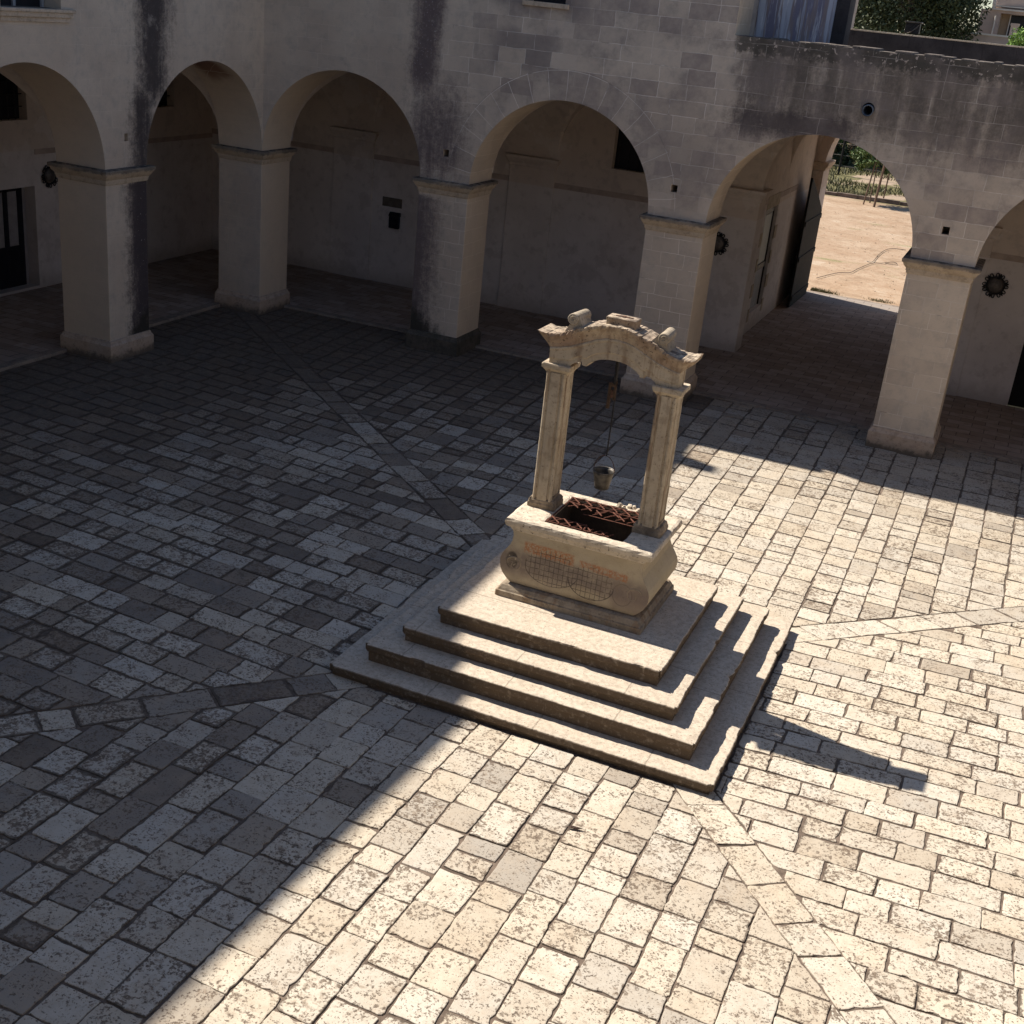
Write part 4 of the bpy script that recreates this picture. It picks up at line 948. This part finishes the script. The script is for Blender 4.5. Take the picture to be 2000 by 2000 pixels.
# ------------------------------------------------------------------ outside: yard, trees, house
bm = new(); n = 90; far = 420.
def yz(x, y): return -.012 + (.14 * math.sin(x * .21) * math.sin(y * .17) if y > 42 else 0) * .5
X0 = [-far, -120] + [-40 + 1.6 * k for k in range(60)] + [120, far]; Y0 = [14.02] + [14.4 + 1.3 * k for k in range(60)] + [130, 250, far + 200]
g_ = [[bm.verts.new((x, y, yz(x, y))) for y in Y0] for x in X0]
for i in range(len(X0) - 1):
    for j in range(len(Y0) - 1): bm.faces.new((g_[i][j], g_[i + 1][j], g_[i + 1][j + 1], g_[i][j + 1]))
for q in ((-far, -60, -far, 14.02), (60, far, -far, 14.02)):
    vs = [bm.verts.new(p) for p in ((q[0], q[2], -.5), (q[1], q[2], -.5), (q[1], q[3], -.5), (q[0], q[3], -.5))]; bm.faces.new(vs)
struct('yard', bm, 'dirt')
bm = new(); x = -12.
while x < 26: L = rnd.uniform(.8, 1.3); box(bm, x, x + L - .02, 38.75 + .03 * x, 38.95 + .03 * x, -.1, .17 + rnd.uniform(-.03, .02), .01); x += L
struct('yard_kerb', bm, simple('dark_kerb', (.16, .12, .10), .9, .4, 3.))
bm = new(); box(bm, 10.43, 14.25, 14.0, 14.32, -.2, .03, .015); struct('threshold', bm, 'kerb')

def leaves(bm, layer, c, rad3, count, size, rr_, shell=.35):
    for _ in range(count):
        while True:
            v = Vector((rr_.uniform(-1, 1), rr_.uniform(-1, 1), rr_.uniform(-1, 1)))
            if shell < v.length < 1: break
        p = Vector(c) + Vector((v.x * rad3[0], v.y * rad3[1], v.z * rad3[2])); s = size * rr_.uniform(.6, 1.4)
        a = Vector((rr_.gauss(0, 1), rr_.gauss(0, 1), rr_.gauss(0, 1))).normalized(); b = a.cross(Vector((rr_.gauss(0, 1), rr_.gauss(0, 1), rr_.gauss(0, 1)))).normalized()
        t = rr_.random()
        vs = [bm.verts.new(q) for q in (p - a * s, p + b * s * .42, p + a * s, p - b * s * .42)]
        for q in vs: q[layer] = (t, t, t, 1)
        bm.faces.new(vs)
def tree(name, label, cat, base, h, crown, mat, seed, trunk_r, clumps, per, size, group=None, trunk_h=None):
    rr_ = random.Random(seed); t = thing(name, label, cat, base, group); B = Vector(base)
    bm = new(); th = trunk_h or h * .5; tops = []
    tube(bm, [B + Vector((rr_.gauss(0, trunk_r * .5), rr_.gauss(0, trunk_r * .5), th * k / 5)) for k in range(6)], [trunk_r * (1 - .09 * k) for k in range(6)], 8)
    bl = new(); ly = bl.verts.layers.float_color.new('tint')
    for k in range(clumps):
        a = rr_.uniform(0, 6.28); e = rr_.uniform(-.75, 1.); rho = math.sqrt(max(0, 1 - e * e * .9)) * rr_.uniform(.35, 1.)
        c = B + Vector((crown[0] * rho * math.cos(a), crown[1] * rho * math.sin(a), h - crown[2] + e * crown[2] * .85))
        f = rr_.uniform(.2, .42)
        leaves(bl, ly, c, (crown[0] * f, crown[1] * f, crown[2] * f * .8), per, size, rr_, .2)
        if k < 10: tube(bm, [B + Vector((0, 0, th * rr_.uniform(.6, .95))), B.lerp(c, .6) + Vector((0, 0, h * .2)), c], [trunk_r * .4, trunk_r * .22, trunk_r * .08], 5)
    obj('trunk', bm, 'bark', t); obj('crown', bl, mat, t, attrname='tint'); return t
tree('evergreen_tree', 'large dark evergreen tree standing behind the rooftop parapet', 'tree', (7.3, 58., 0), 18.5, (4.2, 3.6, 6.6), 'leaf_dark', 3, .35, 80, 950, .115)
tree('evergreen_tree', 'dark tree just right of the painted rooftop wall, thinner crown', 'tree', (4.0, 66., 0), 17.5, (3.0, 2.8, 5.6), 'leaf_dark', 5, .3, 44, 700, .12)
tree('broadleaf_tree', 'bright green bushy tree top at the right end of the parapet', 'tree', (13.75, 50., 0), 8.5, (1.6, 1.6, 2.2), 'leaf_bright', 9, .14, 30, 420, .09)
def sapling(base, h, r3, seed, label, mat='leaf_mid'):
    return tree('sapling', label, 'young tree', base, h, r3, mat, seed, .035, 26, 170, .085, None, h * .75)
sapling((8.95, 38.2, 0), 3.2, (1.15, 1.0, 1.0), 21, 'leafy young tree tied between stakes in the yard beyond the gateway')
sapling((10.6, 44.5, 0), 3.2, (1., .9, 1.), 22, 'second young tree further back in the grass, seen at the arch edge', 'leaf_mid')
for (x, y), h, lean, lab in (((8.78, 37.3), 2.5, .22, 'thin leaning brown stake at the left of the sapling'), ((9.33, 36.95), 2.5, .10, 'thick brown stake in front of the sapling'), ((9.33, 40.2), 2.4, .05, 'dark stake behind the sapling')):
    bm = new(); tube(bm, [(x, y, -.1), (x + lean * .5, y + .1, h * .5), (x + lean, y + .2, h)], [.055 if 'thick' in lab else .035] * 3, 8); tag(obj('stake', bm, 'stakewood'), lab, 'stake', 'stakes around the sapling')
fe = thing('wire_fence', 'wire fence on thin dark posts across the grass beyond the gateway', 'fence', (8, 48, 0))
for k in range(9):
    bm = new(); x = -6.2 + k * 4.; tube(bm, [(x, 48 + .02 * x, -.1), (x + .02, 48 + .02 * x, 2.2)], .06, 7); obj('post', bm, 'voidwood', fe)
for z in (.53, 1.10, 1.7):
    bm = new(); tube(bm, [(-8, 47.84, z), (30, 48.6, z)], .022, 5); obj('wire', bm, 'zinc', fe)
rr_ = random.Random(77)
for k in range(9):
    x = -8 + k * 3.6 + rr_.uniform(-.6, .6); y = 54.5 + rr_.uniform(-1., 1.5)
    tree('shrub', ['dense dark shrub in the row behind the wire fence', 'dense dark shrub in the row behind the wire fence'][0], 'shrub', (x, y, 0), rr_.uniform(4., 5.6), (2.5, 2.2, 2.5), 'leaf_dark' if k % 3 else 'leaf_mid', 100 + k, .15, 24, 420, .12, 'shrubs behind the wire fence')
# grass
bl = new(); ly = bl.verts.layers.float_color.new('tint')
def blade(x, y, h, w_):
    a = rr_.uniform(0, 6.28); t = rr_.random(); lx, lyy = rr_.gauss(0, h * .35), rr_.gauss(0, h * .35)
    vs = [bl.verts.new(q) for q in ((x - w_ * math.cos(a), y - w_ * math.sin(a), yz(x, y)), (x + w_ * math.cos(a), y + w_ * math.sin(a), yz(x, y)), (x + lx, y + lyy, yz(x, y) + h))]
    for q in vs: q[ly] = (t, t, t, 1)
    bl.faces.new(vs)
for _ in range(16000):
    x, y = rr_.uniform(-4, 22), 39.2 + 17 * rr_.random() ** 1.3
    if math.sin(x * .9 + y * .35) + math.sin(y * .8 - x * .2) > -.6: blade(x, y, rr_.uniform(.08, .30), .035)
for _ in range(700): x = 10.5 + abs(rr_.gauss(0, .35)); blade(x, 14.4 + abs(rr_.gauss(0, .16)), rr_.uniform(.03, .14), .010)
for _ in range(260): x = rr_.gauss(12.6, .22); blade(x, 14.6 + abs(rr_.gauss(0, .2)), rr_.uniform(.02, .06), .010)
gr_ = obj('grass', bl, 'grass', None, attrname='tint'); gr_['kind'] = 'stuff'
bm = new()
for _ in range(300):
    x, y = rr_.uniform(8, 16), 14.8 + 20 * rr_.random(); s = rr_.uniform(.008, .026)
    bmesh.ops.create_icosphere(bm, subdivisions=1, radius=s, matrix=Matrix.Translation((x, y, s * .3)) @ Matrix.Diagonal((1.3, 1, .6, 1)))
pe = obj('pebbles', bm, simple('pebble', (.42, .33, .25), .9, .4, 4.)); pe['kind'] = 'stuff'
hs = thing('hose', 'thin grey hose with a loop lying across the sunlit earth beyond the gateway', 'hose', (11.4, 21, 0))
def spline(p, n=6):
    out = []
    for i in range(len(p) - 1):
        a, b, c, e = [Vector((*p[max(0, min(len(p) - 1, i + k))], .03)) for k in (-1, 0, 1, 2)]
        for j in range(n):
            t = j / n; out.append(.5 * ((2 * b) + (c - a) * t + (2 * a - 5 * b + 4 * c - e) * t * t + (3 * b - a - 3 * c + e) * t ** 3))
    return out + [Vector((*p[-1], .03))]
bm = new(); tube(bm, spline([(10.3, 16.55), (10.7, 18.02), (11.07, 18.54), (11.19, 19.55), (11.44, 21.09), (11.74, 21.43), (11.89, 21.84), (12.1, 22.09), (12.22, 21.86), (12.06, 21.55), (11.86, 21.55)]), .010, 6); obj('coil', bm, 'iron', hs)
bm = new(); tube(bm, spline([(11.23, 21.33), (11.42, 21.43), (11.4, 23.13), (11.47, 24.52), (11.65, 25.14), (11.89, 25.29), (12.14, 25.32)]), .010, 6); obj('branch', bm, 'iron', hs)
# house beyond the roof terrace
ho = thing('house', 'pale pink house with a balcony wall and dark window at the far right', 'house', (13, 62, 0))
bm = new(); box(bm, 10.42, 19, 62.0, 70, 0, 9.52); hw = obj('wall', bm, 'house', ho)
bm = new(); box(bm, 11.1, 19, 62.6, 69.9, 9.53, 14.5); obj('upper_wall', bm, 'house', ho)
cut(hw, [(11.62, 17, 61.5, 63.0, 7.0, 9.36)])
bm = new(); box(bm, 11.62, 17, 62.95, 63.05, 7.0, 9.4); obj('recess_wall', bm, 'housetan', ho)
bm = new(); box(bm, 12.2, 13.3, 62.88, 62.94, 7.2, 9.34); wd = obj('window', bm, 'shutter', ho)
bm = new(); box(bm, 12.14, 12.2, 62.84, 62.95, 7.2, 9.38); box(bm, 12.14, 13.3, 62.84, 62.95, 9.34, 9.38); obj('window_frame', bm, 'white', wd)
bm = new(); box(bm, 11.02, 19, 61.85, 62.5, 9.52, 9.62); box(bm, 11.02, 11.2, 61.85, 62.5, 9.62, 9.78); box(bm, 11.05, 19, 61.9, 62.5, 9.72, 9.78); box(bm, 11.0, 11.16, 61.8, 62.5, 9.78, 10.6); obj('cornice', bm, 'white', ho)
bm = new(); box(bm, 9.45, 19, 59.8, 60.0, 0, 8.02); box(bm, 9.45, 10.42, 60, 66, 6.0, 6.6); obj('balcony_wall', bm, 'house', ho)
bm = new(); box(bm, 9.36, 19, 59.7, 60.1, 8.02, 8.12); obj('balcony_coping', bm, 'white', ho)
bm = new(); tube(bm, [(11.35, 61.9, 7.4), (11.35, 61.9, 9.2)], .045, 8); obj('downpipe', bm, 'white', ho)
bm = new(); box(bm, 12.42, 12.86, 60.3, 60.7, 6.6, 8.78); box(bm, 12.38, 12.90, 60.26, 60.74, 8.70, 8.84); obj('chimney', bm, 'house', ho)
